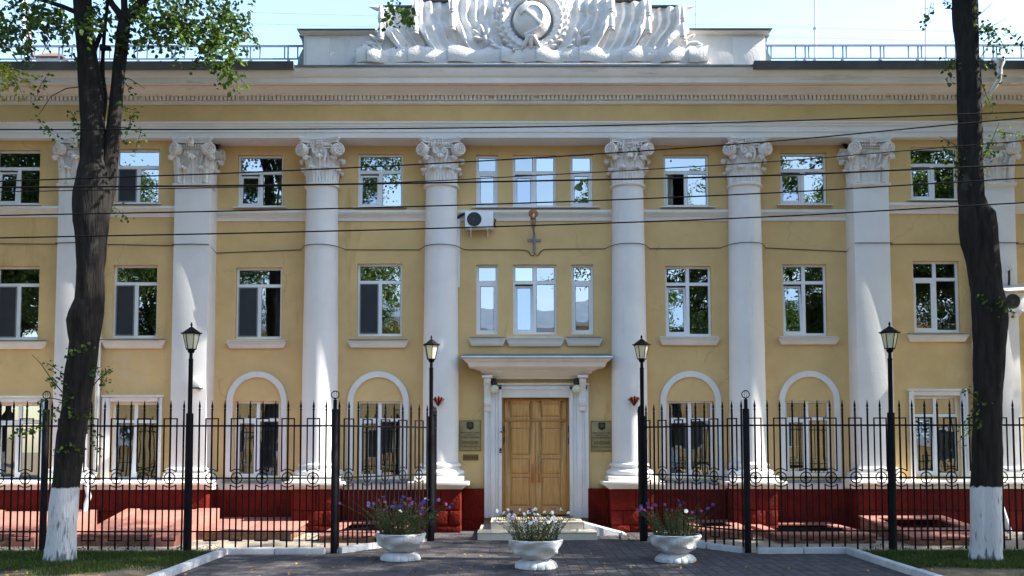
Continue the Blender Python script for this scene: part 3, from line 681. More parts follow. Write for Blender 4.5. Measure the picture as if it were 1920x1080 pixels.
def capital_round(x):
    c = link('capital', CM['bell'], BLD, (x, AX, Z_AST))
    o = lambda dx, dy, dz: (x + dx, AX + dy, Z_AST + dz)
    link('abacus', CM['abacus'], c, o(0, 0, 0)); link('rosette', CM['rosette'], c, o(0, 0, 0)); link('egg_moulding', CM['egg'], c, o(0, -.44, ZCAP * .83))
    for k in range(8):
        a = R(45 * k); d = Vector((math.sin(a), -math.cos(a)))
        if d.y > .8: continue
        link('acanthus_leaf', CM['high'], c, o(d.x * .375, d.y * .375, .03), (0, 0, a))
        a2 = a + R(22.5); d2 = Vector((math.sin(a2), -math.cos(a2)))
        if d2.y < .75: link('acanthus_leaf', CM['low'], c, o(d2.x * .39, d2.y * .39, .03), (0, 0, a2))
    for sx in (-1, 1):
        for sy in (-1, 1):
            if sy > 0: continue
            link('volute', CM['vol'], c, o(sx * .455, sy * .40, ZCAP * .735), (R(0), 0, R(sx * 33)))
        link('helix', CM['hel'], c, o(sx * .10, -.47, ZCAP * .70), (0, R(180 if sx < 0 else 0), 0) if sx < 0 else (0, 0, 0), (sx, 1, 1) if False else None)
    return c
def capital_flat(x, sides):
    y = YP + .165; c = link('capital', CS['bell'], BLD, (x, y, Z_AST - .0)); o = lambda dx, dy, dz: (x + dx, y + dy, Z_AST + dz)
    link('abacus', CS['abacus'], c, o(0, 0, 0)); link('rosette', CS['rosette'], c, o(0, 0, 0)); link('egg_moulding', CS['egg'], c, o(0, -.22, ZCAP * .83))
    for dx in (-.22, .22): link('acanthus_leaf', CS['low'], c, o(dx, -.165, .02))
    link('acanthus_leaf', CS['high'], c, o(0, -.165, .02))
    for sx in (-1, 1):
        link('acanthus_leaf', CS['high'], c, o(sx * .42, -.15, .02), (0, 0, R(sx * 45)))
        link('volute', CS['vol'], c, o(sx * .42, -.24, ZCAP * .745), (0, 0, R(sx * 28)))
        link('helix', CS['hel'], c, o(sx * .17, -.21, ZCAP * .66))
    for s in sides:
        for dy in (.12,): link('acanthus_leaf', CS['low'], c, o(s * .44, dy, .02), (0, 0, R(s * 90))); link('acanthus_leaf', CS['high'], c, o(s * .44, dy + .14, .02), (0, 0, R(s * 90)))
        link('volute', CS['vol'], c, o(s * .52, .34, ZCAP * .745), (0, 0, R(s * 80)))
    return c
RT, RB = .405, .462
for px in (597.5, 825.5, 1182, 1405):
    x = XX(px, AX - .4, 480)
    prof = []
    for k in range(17): t = k / 16; prof.append((RB - (RB - RT) * (max(0, t - .18) / .82) ** 1.4, Z_B0 + .46 + (Z_AST - Z_B0 - .46) * t))
    b = MB(); b.lathe(prof, x, AX, 40); s = b.build('column', SHAFT, BLD)
    b = MB(); z = Z_B0 + .13; tor = lambda r0, zc_, h: [(r0 + h * math.sin(math.pi * k / 8), zc_ - h * math.cos(math.pi * k / 8)) for k in range(9)]
    pr = [(.45, z)] + tor(.545, z + .075, .075) + [(.54, z + .155), (.50, z + .175), (.487, z + .20), (.50, z + .225)] + tor(.485, z + .27, .045) + [(.475, z + .32), (.475, z + .332), (RB, z + .335)]
    b.lathe(pr, x, AX, 40); b.build('base', WHITE, s)
    b = MB(); b.box(x - .62, x + .62, AX - .62, .0, Z_B0 + .005, Z_B0 + .128); b.build('base_block', WHITE, s, bevel=.02)
    # pedestal: moulded cap and red rusticated blocks
    zc0, zc1 = ZZ(917.5, -.95), Z_B0
    b = MB()
    for (e, p, q) in ((.60, zc0, zc0 + .05), (.66, zc0 + .05, zc0 + .10), (.76, zc0 + .10, zc1)): b.box(x - e, x + e, AX - e - .04, -.001, p, q - .001)
    b.build('pedestal_cap', CREAM, s, bevel=.012)
    zr = [0, ZZ(985, -.95), ZZ(957, -.95), zc0 - .002]; px0, px1 = x - .565, x + .565; yb = -.93
    for j in range(3):
        cuts = [[0, .42, 1], [0, .27, .73, 1], [0, .55, 1]][j]
        for a, c in zip(cuts[:-1], cuts[1:]):
            q = MB(); q.box(px0 + (px1 - px0) * a + .010, px0 + (px1 - px0) * c - .010, yb + random.uniform(-.02, .012), -.06, zr[j] + .008, zr[j + 1] - .008); q.build('plinth_block', REDP, BLD, bevel=.035)
    q = MB(); q.box(px0 + .02, px1 - .02, yb + .03, -.05, 0, zc0 - .004); q.build('plinth_core', REDP, BLD, smooth=0)
    capital_round(x)
for px, sides, ln in ((138, (), 0), (357, (1,), 1), (1638.5, (-1,), -1), (1876, (), 0), (-88, (), 0), (2105, (), 0)):
    x = XX(px, YP); hw = .455
    b = MB(); b.box(x - hw, x + hw, YP, .05 if ln else YS + .05, Z_B0 + .1, Z_AST + .0); s = b.build('pilaster', SHAFT, BLD, bevel=.012)
    b = MB(); z = Z_B0; yb = .0 if ln else YS
    for (e, p, q) in ((.13, z + .002, z + .13), (.11, z + .13, z + .20), (.05, z + .20, z + .25), (.075, z + .25, z + .32), (.03, z + .32, z + .35)): b.box(x - hw - e, x + hw + e, YP - e, yb, p, q - .001)
    b.build('base', WHITE, s, bevel=.025)
    capital_flat(x, sides)
# plinth of the wings (flush with the pedestals) and of the middle wall
for s in (-1, 1):
    xi = (PXL + .57) if s < 0 else (PXR - .57); xo = XL if s < 0 else XR; x0, x1 = min(xi, xo), max(xi, xo)
    zc0, zc1 = ZZ(917.5, -.9), Z_B0
    b = MB(); b.prism_x([(-.01, zc0), (-.86, zc0), (-.86, zc0 + .06), (-.92, zc0 + .10), (-1.0, zc0 + .12), (-1.0, zc1 - .02), (-.66, zc1 + .03), (-.01, zc1 + .03)], x0 - (.14 if s > 0 else 0), x1 + (.14 if s < 0 else 0)); b.build('plinth_cap', CREAM, BLD, smooth=30)
    zz = [0, ZZ(958, -.8), zc0 - .002]
    n = 15
    for j in range(2):
        for k in range(n):
            off = (.5 if j else 0) / n
            a = x0 + (x1 - x0) * max(0, k / n - off); c = x0 + (x1 - x0) * ((k + 1) / n - off if k < n - 1 else 1)
            q = MB(); q.box(a + .004, c - .004, -.80 + random.uniform(-.004, .004), -.05, zz[j] + .004, zz[j + 1] - .004); q.build('plinth_block', REDP, BLD, bevel=.012)
zc0 = ZZ(917.5, -.1)
dl, dr = DOOR[0] - .45, DOOR[1] + .45
xs_c = [XX(p, AX - .4, 480) for p in (597.5, 825.5, 1182, 1405)]
edges = [PXL + .572] + [e for x in xs_c for e in (x - .567, x + .567)] + [PXR - .572]
for i in range(0, len(edges), 2):
    a, c = edges[i], edges[i + 1]; segs = [(a, c)] if i != 4 else [(a, dl), (dr, c)]
    for (p, q) in segs:
        b = MB(); b.box(p + .002, q - .002, -.16, .0, 0, zc0 if i != 4 else ZZ(916, -.1)); b.build('plinth_panel', REDP, BLD, smooth=0)
        if i != 4:
            b = MB(); b.prism_x([(0, zc0 + .002), (-.20, zc0 + .002), (-.20, zc0 + .16), (-.0, zc0 + .21)], p + .002, q - .002); b.build('plinth_ledge', CREAM, BLD, smooth=0)
            b = MB(); b.prism_x([(0.02, zc0 + .225), (-.235, zc0 + .166), (-.235, zc0 + .185), (.02, zc0 + .24)], p + .2, q - .2); b.build('flashing', TIN, BLD, smooth=0)
# ------------------------------------------------------------------ entrance: door, surround, canopy, steps
dx0, dx1, dz0, dz1 = DOOR
b = MB(); y0, y1 = .06, .16
b.box(dx0, dx0 + .085, y0, y1, dz0, dz1); b.box(dx1 - .085, dx1, y0, y1, dz0, dz1); b.box(dx0 + .085, dx1 - .085, y0, y1, dz1 - .075, dz1)
zt = ZZ(789, .1); b.box(dx0 + .085, dx1 - .085, y0 + .02, y1, zt - .02, zt + .02)
door = b.build('door', WOODD, BLD, bevel=.006)
def leaf(name, x0, x1, z0, z1, panels, st=.15):
    b = MB(); ya, yb = .10, .15; b.box(x0, x1, ya + .03, yb, z0, z1)
    b.box(x0, x0 + st, ya, ya + .029, z0, z1); b.box(x1 - st, x1, ya, ya + .029, z0, z1)
    zs = [z0] + [z0 + (z1 - z0) * t for p in panels for t in p] + [z1]
    for i in range(0, len(zs), 2): b.box(x0 + st, x1 - st, ya, ya + .029, zs[i], zs[i + 1])
    o = b.build(name, WOOD, door, bevel=.004)
    for p in panels:
        a, c = z0 + (z1 - z0) * p[0], z0 + (z1 - z0) * p[1]
        for (e, q) in ((.006, .016), (.05, .004)):
            pass
        b = MB(); g = .012; f = .045
        i = 0; X0, X1, Z0, Z1 = x0 + st + g, x1 - st - g, a + g, c - g
        b.v = [(X0, ya + .022, Z0), (X1, ya + .022, Z0), (X1, ya + .022, Z1), (X0, ya + .022, Z1), (X0 + f, ya + .004, Z0 + f), (X1 - f, ya + .004, Z0 + f), (X1 - f, ya + .004, Z1 - f), (X0 + f, ya + .004, Z1 - f)]
        b.f = [(0, 1, 5, 4), (1, 2, 6, 5), (2, 3, 7, 6), (3, 0, 4, 7), (4, 5, 6, 7)]; b.build('panel', WOOD, door, smooth=0)
    return o
xm = (dx0 + dx1) / 2
leaf('door_leaf', dx0 + .09, xm - .004, dz0 + .01, zt - .024, [(.09, .40), (.435, .60), (.64, .93)]); leaf('door_leaf', xm + .004, dx1 - .09, dz0 + .01, zt - .024, [(.09, .40), (.435, .60), (.64, .93)])
leaf('transom', dx0 + .09, xm - .001, zt + .024, dz1 - .08, [(.16, .86)]); leaf('transom', xm + .001, dx1 - .09, zt + .024, dz1 - .08, [(.16, .86)])
for px in (998, 1011):
    x = XX(px, .1, 880); za, zb = ZZ(905, .1), ZZ(870, .1)
    b = MB(); b.tube([(x, .085, za + .06), (x, .02, za + .06)], .012, 8); b.tube([(x, .085, zb - .06), (x, .02, zb - .06)], .012, 8); b.lathe([(.014, za), (.026, za + .02), (.022, (za + zb) / 2), (.026, zb - .02), (.014, zb)], x, .01, 10); b.build('door_handle', AMBER, door)
b = MB(); b.box(XX(1010, .1, 862), XX(1014, .1, 862), .085, .099, ZZ(868, .1), ZZ(858, .1)); b.build('lock_plate', BRASS, door)
for px, py in ((945, 805), (945, 825), (1066, 805), (1066, 827)):
    x = XX(px, .06, py); b = MB(); b.tube([(x, .05, ZZ(py + 6, .1)), (x, .05, ZZ(py - 6, .1))], .014, 8); b.build('hinge', DARK, door)
# white surround: fluted jambs and lintel
for s, pa, pc in ((-1, 908, 941), (1, 1068, 1104)):
    a, c = XX(pa, -.1, 850), XX(pc, -.1, 850); z0 = .30; z1 = ZZ(722, -.1)
    b = MB(); n = 5; b.box(a, c, -.06, .10, z0, z1 - .02)
    ws = [0, .20, .34, .62, .80, 1.0] if s < 0 else [0, .2, .38, .66, .80, 1.0]; ds = [.10, .07, .09, .075, .10] if s < 0 else [.10, .075, .09, .07, .10]
    for k in range(5): b.box(a + (c - a) * ws[k] + .002, a + (c - a) * ws[k + 1] - .002, -ds[k] - .02, -.061, z0, z1 - .02)
    b.build('door_jamb', WHITE, BLD, bevel=.006)
a, c = XX(908, -.1, 850), XX(1104, -.1, 850)
b = MB(); z0, z1 = ZZ(745, -.1), ZZ(722, -.1); b.box(XX(941, -.1, 850) + .002, XX(1068, -.1, 850) - .002, -.09, .10, z0, z1); b.box(a - .02, c + .02, -.15, -.001, z1 + .002, z1 + .05); b.box(a + .02, c - .02, -.12, -.091, z1 - .12, z1 - .03); b.build('lintel', WHITE, BLD, bevel=.006)
# canopy: stepped cornice on two consoles, tin on top
ccx = XX(1006, -.3, 690)
steps_ = [(710, 705, 88), (705, 699, 94), (699, 693, 101), (693, 690, 110), (690, 685, 124), (685, 676, 131), (676, 672.5, 138)]
b = MB()
def ct(py0, py1, hp, hp2, n):
    h0 = hp / 74.0; h1 = hp2 / 74.0; p0 = .22 + (hp - 88) / 74; p1 = .22 + (hp2 - 88) / 74; za = ZZ(py0, -p0 * .6 - .2); zb = ZZ(py1, -p1 * .6 - .2); i = len(b.v)
    b.v += [(ccx - h0, -p0, za), (ccx + h0, -p0, za), (ccx + h0, .0, za), (ccx - h0, .0, za), (ccx - h1, -p1, zb), (ccx + h1, -p1, zb), (ccx + h1, .0, zb), (ccx - h1, .0, zb)]
    b.f += [tuple(i + t for t in q) for q in ((3, 2, 1, 0), (4, 5, 6, 7), (0, 1, 5, 4), (1, 2, 6, 5), (2, 3, 7, 6), (3, 0, 4, 7))]
ct(710, 705, 88, 92, 0); ct(705.1, 699, 94, 101, 0); ct(699.1, 693, 104, 108, 0); ct(693.1, 688, 111, 122, 0); ct(688.1, 678, 128, 131, 0); ct(678.1, 673, 134, 139, 0)
can = b.build('canopy', CREAM, BLD, bevel=.004)
pr = .22 + 53 / 74; hh = 141 / 74
b = MB(); zt_ = ZZ(672.8, -.75); b.v = [(ccx - hh, -pr, zt_), (ccx + hh, -pr, zt_), (ccx + hh, 0, zt_), (ccx - hh, 0, zt_), (ccx - hh, -pr, zt_ + .035), (ccx + hh, -pr, zt_ + .035), (ccx + hh, 0, zt_ + .20), (ccx - hh, 0, zt_ + .20)]
b.f = [(3, 2, 1, 0), (4, 5, 6, 7), (0, 1, 5, 4), (1, 2, 6, 5), (2, 3, 7, 6), (3, 0, 4, 7)]; b.build('tin_cover', TIN, can, smooth=0)
for px in (914, 1092):
    x = XX(px, -.2, 730); zt = ZZ(709, -.3); zb = ZZ(772, -.15); h = zt - zb; w_ = .085
    prof = [(-.0, zt), (-.42, zt), (-.44, zt - .04), (-.42, zt - .09), (-.36, zt - .14), (-.27, zt - .22), (-.22, zt - .36), (-.20, zt - .52), (-.24, zt - .58), (-.26, zt - .64), (-.22, zt - .70), (-.17, zt - .72), (-.17, zb + .03), (-.14, zb), (-.0, zb)]
    b = MB(); b.prism_x(prof, x - w_, x + w_); c_ = b.build('console', WHITE, can, bevel=.01)
    b = MB(); b.box(x - .13, x + .13, -.50, -.0, zt + .001, zt + .07); b.build('console_cap', WHITE, can, bevel=.01)
# entrance steps: risers and treads of cream tiles
ST = thing('entrance_steps', 'two cream tiled steps with a sloping side ramp in front of the oak door', 'steps', (.62, -2.5, 0))
Y1, Y2 = -2.75, -1.95
xa0, xa1 = XX(895, Y1, 1004), XX(1120, Y1, 1004); xb0, xb1 = XX(920, Y2, 985), XX(1094, Y2, 985)
b = MB(); b.box(xa0 + .012, xa1 - .012, Y1 + .012, -.25, 0, .158); b.box(xb0 + .012, xb1 - .012, Y2 + .012, -.1, .158, .328); b.box(dx0, dx1, -.12, .10, .1, .328); b.build('core', CONC, ST, smooth=0)
def tiles(x0, x1, y0, y1, z0, z1, nx, ny=1):
    for i in range(nx):
        for j in range(ny):
            a, c = x0 + (x1 - x0) * i / nx, x0 + (x1 - x0) * (i + 1) / nx; p, q = y0 + (y1 - y0) * j / ny, y0 + (y1 - y0) * (j + 1) / ny
            e = .003; b = MB(); b.box(a + e, c - e, p + (e if ny > 1 else 0), q - (e if ny > 1 else 0), z0, z1)
            o = b.build('tile', TILE, ST, smooth=0, tints=[random.random()] * 6)
tiles(xa0, xa1, Y1, Y1 + .011, .0, .145, 9); tiles(xa0 - .01, xa1 + .01, Y1 - .015, Y2 + .01, .159, .17, 9, 2)
tiles(xb0, xb1, Y2, Y2 + .011, .171, .315, 7); tiles(xb0 - .01, xb1 + .01, Y2 - .015, -.13, .329, .34, 7, 4)
b = MB(); rx = xb1 + .02; b.v = [(rx, Y2 + .15, .0), (rx + 1.05, Y2 + .35, .0), (rx + 1.05, -.9, .0), (rx, -.9, .0), (rx, Y2 + .15, .30), (rx + 1.05, Y2 + .35, .02), (rx + 1.05, -.9, .02), (rx, -.9, .30)]
b.f = [(3, 2, 1, 0), (4, 5, 6, 7), (0, 1, 5, 4), (1, 2, 6, 5), (2, 3, 7, 6), (3, 0, 4, 7)]; b.build('ramp', KERBW, ST, smooth=0)
MT = thing('door_mat', 'dark ribbed door mat lying on the top step before the oak door', 'mat', (.62, -.9, .34))
mx0, mx1 = XX(926, -1.0, 970), XX(1078, -1.0, 970)
b = MB(); b.box(mx0, mx1, -1.45, -.16, .341, .347); b.build('backing', DARK, MT, smooth=0)
b = MB(); n = 34
for k in range(n): x = mx0 + (mx1 - mx0) * (k + .5) / n; b.box(x - .018, x + .018, -1.44, -.17, .348, .358)
o = b.build('rib', mat('mat_rib', (.36, .30, .20), .9), MT, smooth=0); tag(o, kind='stuff')

# ------------------------------------------------------------------ plaques with lettering
def text(s, x, z, y, size, parent, m, sx=1.0):
    cu = bpy.data.curves.new('lettering', 'FONT'); cu.body = s; cu.size = size; cu.align_x = 'CENTER'; cu.extrude = .0015; cu.resolution_u = 2
    t = bpy.data.objects.new('lettering', cu); COL.objects.link(t); dg = bpy.context.evaluated_depsgraph_get()
    me = bpy.data.meshes.new_from_object(t.evaluated_get(dg)); bpy.data.objects.remove(t); me.materials.clear(); me.materials.append(m)
    return link('lettering', me, parent, (x, y, z), (R(90), 0, 0), (sx, 1, 1))
def plaque(px0, px1, py0, py1, label):
    Y = -.03; x0, x1, z0, z1 = XX(px0, Y, 818), XX(px1, Y, 818), ZZ(py1, Y), ZZ(py0, Y); cx = (x0 + x1) / 2; wd = x1 - x0; ht = z1 - z0
    P = thing('plaque', label, 'plaque', (cx, 0, z0), 'brass plaques beside the entrance')
    b = MB(); b.box(x0, x1, -.03, -.004, z0, z1); b.build('plate', BRASS, P, bevel=.006)
    b = MB(); f = .014
    b.box(x0 + .01, x1 - .01, -.034, -.0302, z1 - .01 - f, z1 - .01); b.box(x0 + .01, x1 - .01, -.034, -.0302, z0 + .01, z0 + .01 + f); b.box(x0 + .01, x0 + .01 + f, -.034, -.0302, z0 + .01 + f, z1 - .01 - f); b.box(x1 - .01 - f, x1 - .01, -.034, -.0302, z0 + .01 + f, z1 - .01 - f)
    b.build('border', mat('brass_border', (.18, .15, .06), .4, .2, 5, metal=.5), P, smooth=0)
    for (px, pz) in ((x0 + .035, z0 + .035), (x1 - .035, z0 + .035), (x0 + .035, z1 - .035), (x1 - .035, z1 - .035)):
        b = MB(); b.ell((px, -.032, pz), XA * .01, YA * .006, ZA * .01, 8, 4); b.build('screw', BRASS, P)
    zc_ = z1 - ht * .17; s = wd * .16                     # heraldic shield with a spread eagle
    b = MB(); b.prism_y([(cx - s, zc_ + s), (cx + s, zc_ + s), (cx + s, zc_ - s * .75), (cx + s * .5, zc_ - s), (cx, zc_ - s * 1.25), (cx - s * .5, zc_ - s), (cx - s, zc_ - s * .75)], -.036, -.0303); sh = b.build('crest', INK, P, smooth=0)
    b = MB(); dk = mat('crest_relief', (.10, .085, .045), .5)
    b.ell((cx, -.037, zc_), XA * s * .2, YA * .006, ZA * s * .5, 8, 6)
    for sx in (-1, 1):
        b.ell((cx + sx * s * .16, -.037, zc_ + s * .6), XA * s * .14, YA * .006, ZA * s * .16, 8, 4)
        for k in range(4): d = Vector((sx * math.cos(R(50 - 30 * k)), 0, math.sin(R(50 - 30 * k)))); b.ell(Vector((cx, -.037, zc_ + s * .1)) + d * s * .5, d * s * .36, YA * .005, d.cross(YA) * s * .09, 6, 4)
    b.build('eagle', dk, sh)
    for sx in (-1, 0, 1): pass
    text('ФЕДЕРАЛЬНАЯ СЛУЖБА', cx, z1 - ht * .420, -.0325, .052, P, INK, .76); text('БЕЗОПАСНОСТИ', cx, z1 - ht * .497, -.0325, .050, P, INK, .74); text('РОССИЙСКОЙ ФЕДЕРАЦИИ', cx, z1 - ht * .573, -.0325, .050, P, INK, .72)
    text('УПРАВЛЕНИЕ', cx, z1 - ht * .775, -.0325, .115, P, INK, .55); text('ПО БРЯНСКОЙ ОБЛАСТИ', cx, z1 - ht * .872, -.0325, .052, P, INK, .80)
    return P
plaque(861, 902, 788, 846, 'tall brass plaque with a dark crest, above the small reception plate')
plaque(1108, 1149, 789, 847, 'tall brass plaque with a dark crest, alone on the wall beside the door surround')
Y = -.03; x0, x1, z0, z1 = XX(868, Y, 857), XX(897, Y, 857), ZZ(863, Y), ZZ(852, Y)
P = thing('reception_plate', 'small brass plate reading ПРИЕМНАЯ under the tall plaque', 'plate', ((x0 + x1) / 2, 0, z0))
b = MB(); b.box(x0, x1, -.025, -.004, z0, z1); b.build('plate', mat('brown_brass', (.22, .14, .055), .45, .2, 5, metal=.4), P, bevel=.004)
text('ПРИЕМНАЯ', (x0 + x1) / 2, z0 + (z1 - z0) * .26, -.0265, .098, P, INK, .66)

# ------------------------------------------------------------------ things fixed to the wall
def globe_lamp(px, label):
    x = XX(px, -.3, 720); zc_ = ZZ(729, -.3); L = thing('globe_lamp', label, 'lamp', (x, -.3, zc_), 'globe lamps under the canopy')
    b = MB(); b.ell((x, -.30, zc_), XA * .11, YA * .11, ZA * .11, 18, 12); b.build('globe', GLOBE, L)
    b = MB(); b.lathe([(.06, zc_ + .10), (.075, zc_ + .13), (.075, zc_ + .19), (.05, zc_ + .22), (.045, zc_ + .27)], x, -.30, 14); b.tube([(x, -.3, zc_ + .2), (x, -.02, zc_ + .2)], .02, 8); b.build('bracket', DARK, L)
globe_lamp(927, 'white globe lamp beside the console nearer the reception plate'); globe_lamp(1081, 'white globe lamp beside the console farther from the reception plate')
for px, lab in ((822, 'copper fan-shaped spotlight on the column next to the reception plate'), (1189, 'copper fan-shaped spotlight on the column beyond the lone plaque')):
    Y = -.86; x, zc_ = XX(px, Y, 752), ZZ(752, Y); L = thing('spotlight', lab, 'spotlight', (x, Y, zc_), 'copper spotlights')
    b = MB(); n = 5
    fan = [(-.15, .055), (-.09, .11), (0, .13), (.09, .11), (.15, .055)]
    for k in range(4):
        p, q = fan[k], fan[k + 1]; m_ = ((p[0] + q[0]) / 2, (p[1] + q[1]) / 2); dp = -.07 if k % 2 == 0 else -.10
        i = len(b.v); b.v += [(x, Y - .02, zc_ - .14), (x + p[0], Y, zc_ + p[1]), (x + m_[0], Y + dp, zc_ + m_[1] * .8), (x + q[0], Y, zc_ + q[1]), (x + p[0], Y + .06, zc_ + p[1] * .8), (x + q[0], Y + .06, zc_ + q[1] * .8), (x, Y + .06, zc_ - .12)]
        b.f += [(i, i + 2, i + 1), (i, i + 3, i + 2), (i + 1, i + 2, i + 3, i + 5, i + 4), (i, i + 1, i + 4, i + 6), (i, i + 6, i + 5, i + 3)]
    b.build('shade', COPPER, L, smooth=0)
    b = MB(); b.tube([(x, Y + .05, zc_), (x, Y + .16, zc_)], .02, 8); b.build('arm', DARK, L)
# street lamp over the door
x = XX(1001, -.3, 420); L = thing('wall_lamp', 'street lamp with an amber glass bowl on a grey bracket above the entrance', 'lamp', (x, 0, ZZ(470, -.1)))
b = MB(); b.tube([(x + .02, -.06, ZZ(474, -.05)), (x + .02, -.06, ZZ(440, -.05)), (x + .0, -.20, ZZ(432, -.2)), (x - .01, -.42, ZZ(424, -.4))], [.035, .03, .028, .028], 8); b.box(x - .16, x + .20, -.05, -.001, ZZ(452, -.05), ZZ(448, -.05)); b.build('bracket', mat('lamp_bracket', (.24, .26, .29), .6), L)
b = MB(); pA, pB = Vector((x - .01, -.40, ZZ(427, -.4))), Vector((x - .02, -.66, ZZ(410, -.6))); b.tube([pA, pA.lerp(pB, .4), pB], [.05, .07, .075], 10); b.build('housing', mat('lamp_housing', (.33, .29, .23), .6), L)
gm = mat('amber_bowl', (.45, .25, .13), .25, .1, 6, trans=.45)
b = MB(); b.ell((x - .02, -.72, ZZ(401, -.7)), XA * .125, YA * .15, ZA * .12, 16, 10); b.build('bowl', gm, L)
b = MB(); b.ell((x - .015, -.80, ZZ(404, -.8)), XA * .035, YA * .085, ZA * .06, 10, 8); b.build('bulb', GLOBE, L)
# air conditioner with its pipe duct
def aircon(x0, x1, z0, z1, Y, label):
    A = thing('air_conditioner', label, 'air conditioner', ((x0 + x1) / 2, Y, z0))
    b = MB(); b.box(x0, x1, Y - .36, Y - .08, z0, z1); b.build('casing', UPVC, A, bevel=.015)
    cx = x0 + (x1 - x0) * .33; cz = (z0 + z1) / 2 + .01; r_ = (z1 - z0) * .42
    b = MB(); N = 28; b.prism_y([(cx + r_ * math.cos(2 * math.pi * k / N), cz + r_ * math.sin(2 * math.pi * k / N)) for k in range(N)], Y - .366, Y - .358); f = b.build('fan_opening', DARK, A)
    b = MB(); y = Y - .372
    for k in range(1, 7): b.ring((cx, y, cz), XA, ZA, r_ * k / 6.2, .004, 24, 4)
    for k in range(10): a = 2 * math.pi * k / 10; b.bar((cx, y, cz), (cx + r_ * math.cos(a), y, cz + r_ * math.sin(a)), .006)
    b.build('fan_grille', GRILL, f, smooth=0)
    b = MB(); b.box(x0 + (x1 - x0) * .60, x0 + (x1 - x0) * .61, Y - .364, Y - .358, z0 + .02, z1 - .02); b.build('seam', PLAST, A, smooth=0)
    for t in (.2, .8):
        xx = x0 + (x1 - x0) * t; b = MB(); b.box(xx - .02, xx + .02, Y - .38, Y - .001, z0 - .035, z0 - .001); b.box(xx - .02, xx + .02, Y - .04, Y - .001, z0 - .16, z0 - .036); b.bar((xx, Y - .30, z0 - .04), (xx, Y - .03, z0 - .15), .025); b.build('bracket', UPVC, A, smooth=0)
    return A
A = aircon(XX(872, -.4, 410), XX(925, -.4, 410), ZZ(427, -.4), ZZ(395, -.4), 0, 'white air conditioner under the third-floor ledge beside the column')
b = MB(); x = XX(926, -.3, 412)
b.tube([(x + .01, -.22, ZZ(409, -.3)), (x + .05, -.24, ZZ(412, -.3)), (x + .02, -.22, ZZ(418, -.3)), (x + .045, -.2, ZZ(425, -.3))], .02, 6); b.tube([(XX(872, -.2, 400), -.14, ZZ(400, -.2)), (XX(864, -.2, 402), -.12, ZZ(402, -.2)), (XX(858, -.1, 406), -.06, ZZ(408, -.1))], .035, 7); b.build('hose', DARK, A)
xd0, xd1 = XX(854.5, -.05, 470), XX(862.5, -.05, 470)
D = MB(); D.box(xd0, xd1, -.07, -.001, ZZ(538, -.05), ZZ(403, -.05)); o = D.build('pipe_duct', UPVC, None, bevel=.008); tag(o, 'long white cable duct running down from the air conditioner', 'duct')
# air conditioner under a small tin awning by the edge of the wing
A = aircon(XX(1884, -.9, 565), XX(1921, -.9, 565), ZZ(584, -.9), ZZ(551, -.9), YP, 'white air conditioner under a tin awning behind the tree with leafy twigs')
b = MB(); xa, xb = XX(1874, -.9, 545), XX(1936, -.9, 545); b.v = [(xa, YP - .62, ZZ(549, -1.1)), (xb, YP - .62, ZZ(546, -1.1)), (xb, YP - .0, ZZ(540, -.7) + .10), (xa, YP - .0, ZZ(544, -.7) + .10)]; b.v += [(p[0], p[1], p[2] + .015) for p in b.v]; b.f = [(3, 2, 1, 0), (4, 5, 6, 7), (0, 1, 5, 4), (1, 2, 6, 5), (2, 3, 7, 6), (3, 0, 4, 7)]
b.build('awning', ZINC, A, smooth=0)
b = MB(); x = XX(1889, YP, 525); b.tube([(x, YP - .05, ZZ(545, YP)), (x + .02, YP - .06, ZZ(525, YP)), (x + .0, YP - .10, ZZ(509, YP))], .03, 8); b.build('conduit', DARK, A)
b = MB()
for dx in (-.06, .05): b.lathe([(.01, 0), (.07, .02), (.075, .035)], 0, 0, 14, fn=None); break
b = MB(); b.ell((x - .06, YP - .10, ZZ(508, YP)), XA * .06, YA * .03, ZA * .05, 10, 6); b.ell((x + .04, YP - .11, ZZ(504, YP)), XA * .075, YA * .03, ZA * .075, 10, 6); b.build('junction_disc', PLAST, A)
# meter box on the pier, camera and intercom by the door
x0, x1, z0, z1 = XX(358, -.75, 720), XX(376, -.75, 720), ZZ(728, -.75), ZZ(712, -.75)
M_ = thing('meter_box', 'small white meter box with an open bottom on the corner pier', 'box', (x0, YP, z0))
b = MB(); b.box(x0, x1, YP - .20, YP - .001, z0 + .03, z1); b.build('casing', WHITE, M_, bevel=.008); b = MB(); b.box(x0 - .02, x1 + .02, YP - .22, YP - .001, z0, z0 + .028); b.build('bottom_plate', DARK, M_, smooth=0)
C_ = thing('security_camera', 'small white bullet camera fixed to the door surround', 'camera', (XX(937, -.2, 806), -.13, ZZ(806, -.2)))
x, zz = XX(938, -.2, 806), ZZ(806, -.2)
b = MB(); b.tube([(x - .02, -.13, zz + .05), (x, -.22, zz), (x + .025, -.30, zz - .05)], .035, 10); b.build('body', PLAST, C_); b = MB(); b.ell((x + .028, -.305, zz - .053), XA * .024, YA * .012, ZA * .024, 10, 6); b.build('lens', DARK, C_)
x, zz = XX(938.5, -.13, 845), ZZ(845, -.13)
I_ = thing('intercom', 'small black door intercom below the bullet camera', 'intercom', (x, -.13, zz)); b = MB(); b.box(x - .03, x + .03, -.155, -.121, zz - .06, zz + .06); b.build('housing', DARK, I_, bevel=.006); b = MB(); b.ell((x, -.157, zz - .02), XA * .012, YA * .006, ZA * .012, 8, 4); b.build('button', PLAST, I_)
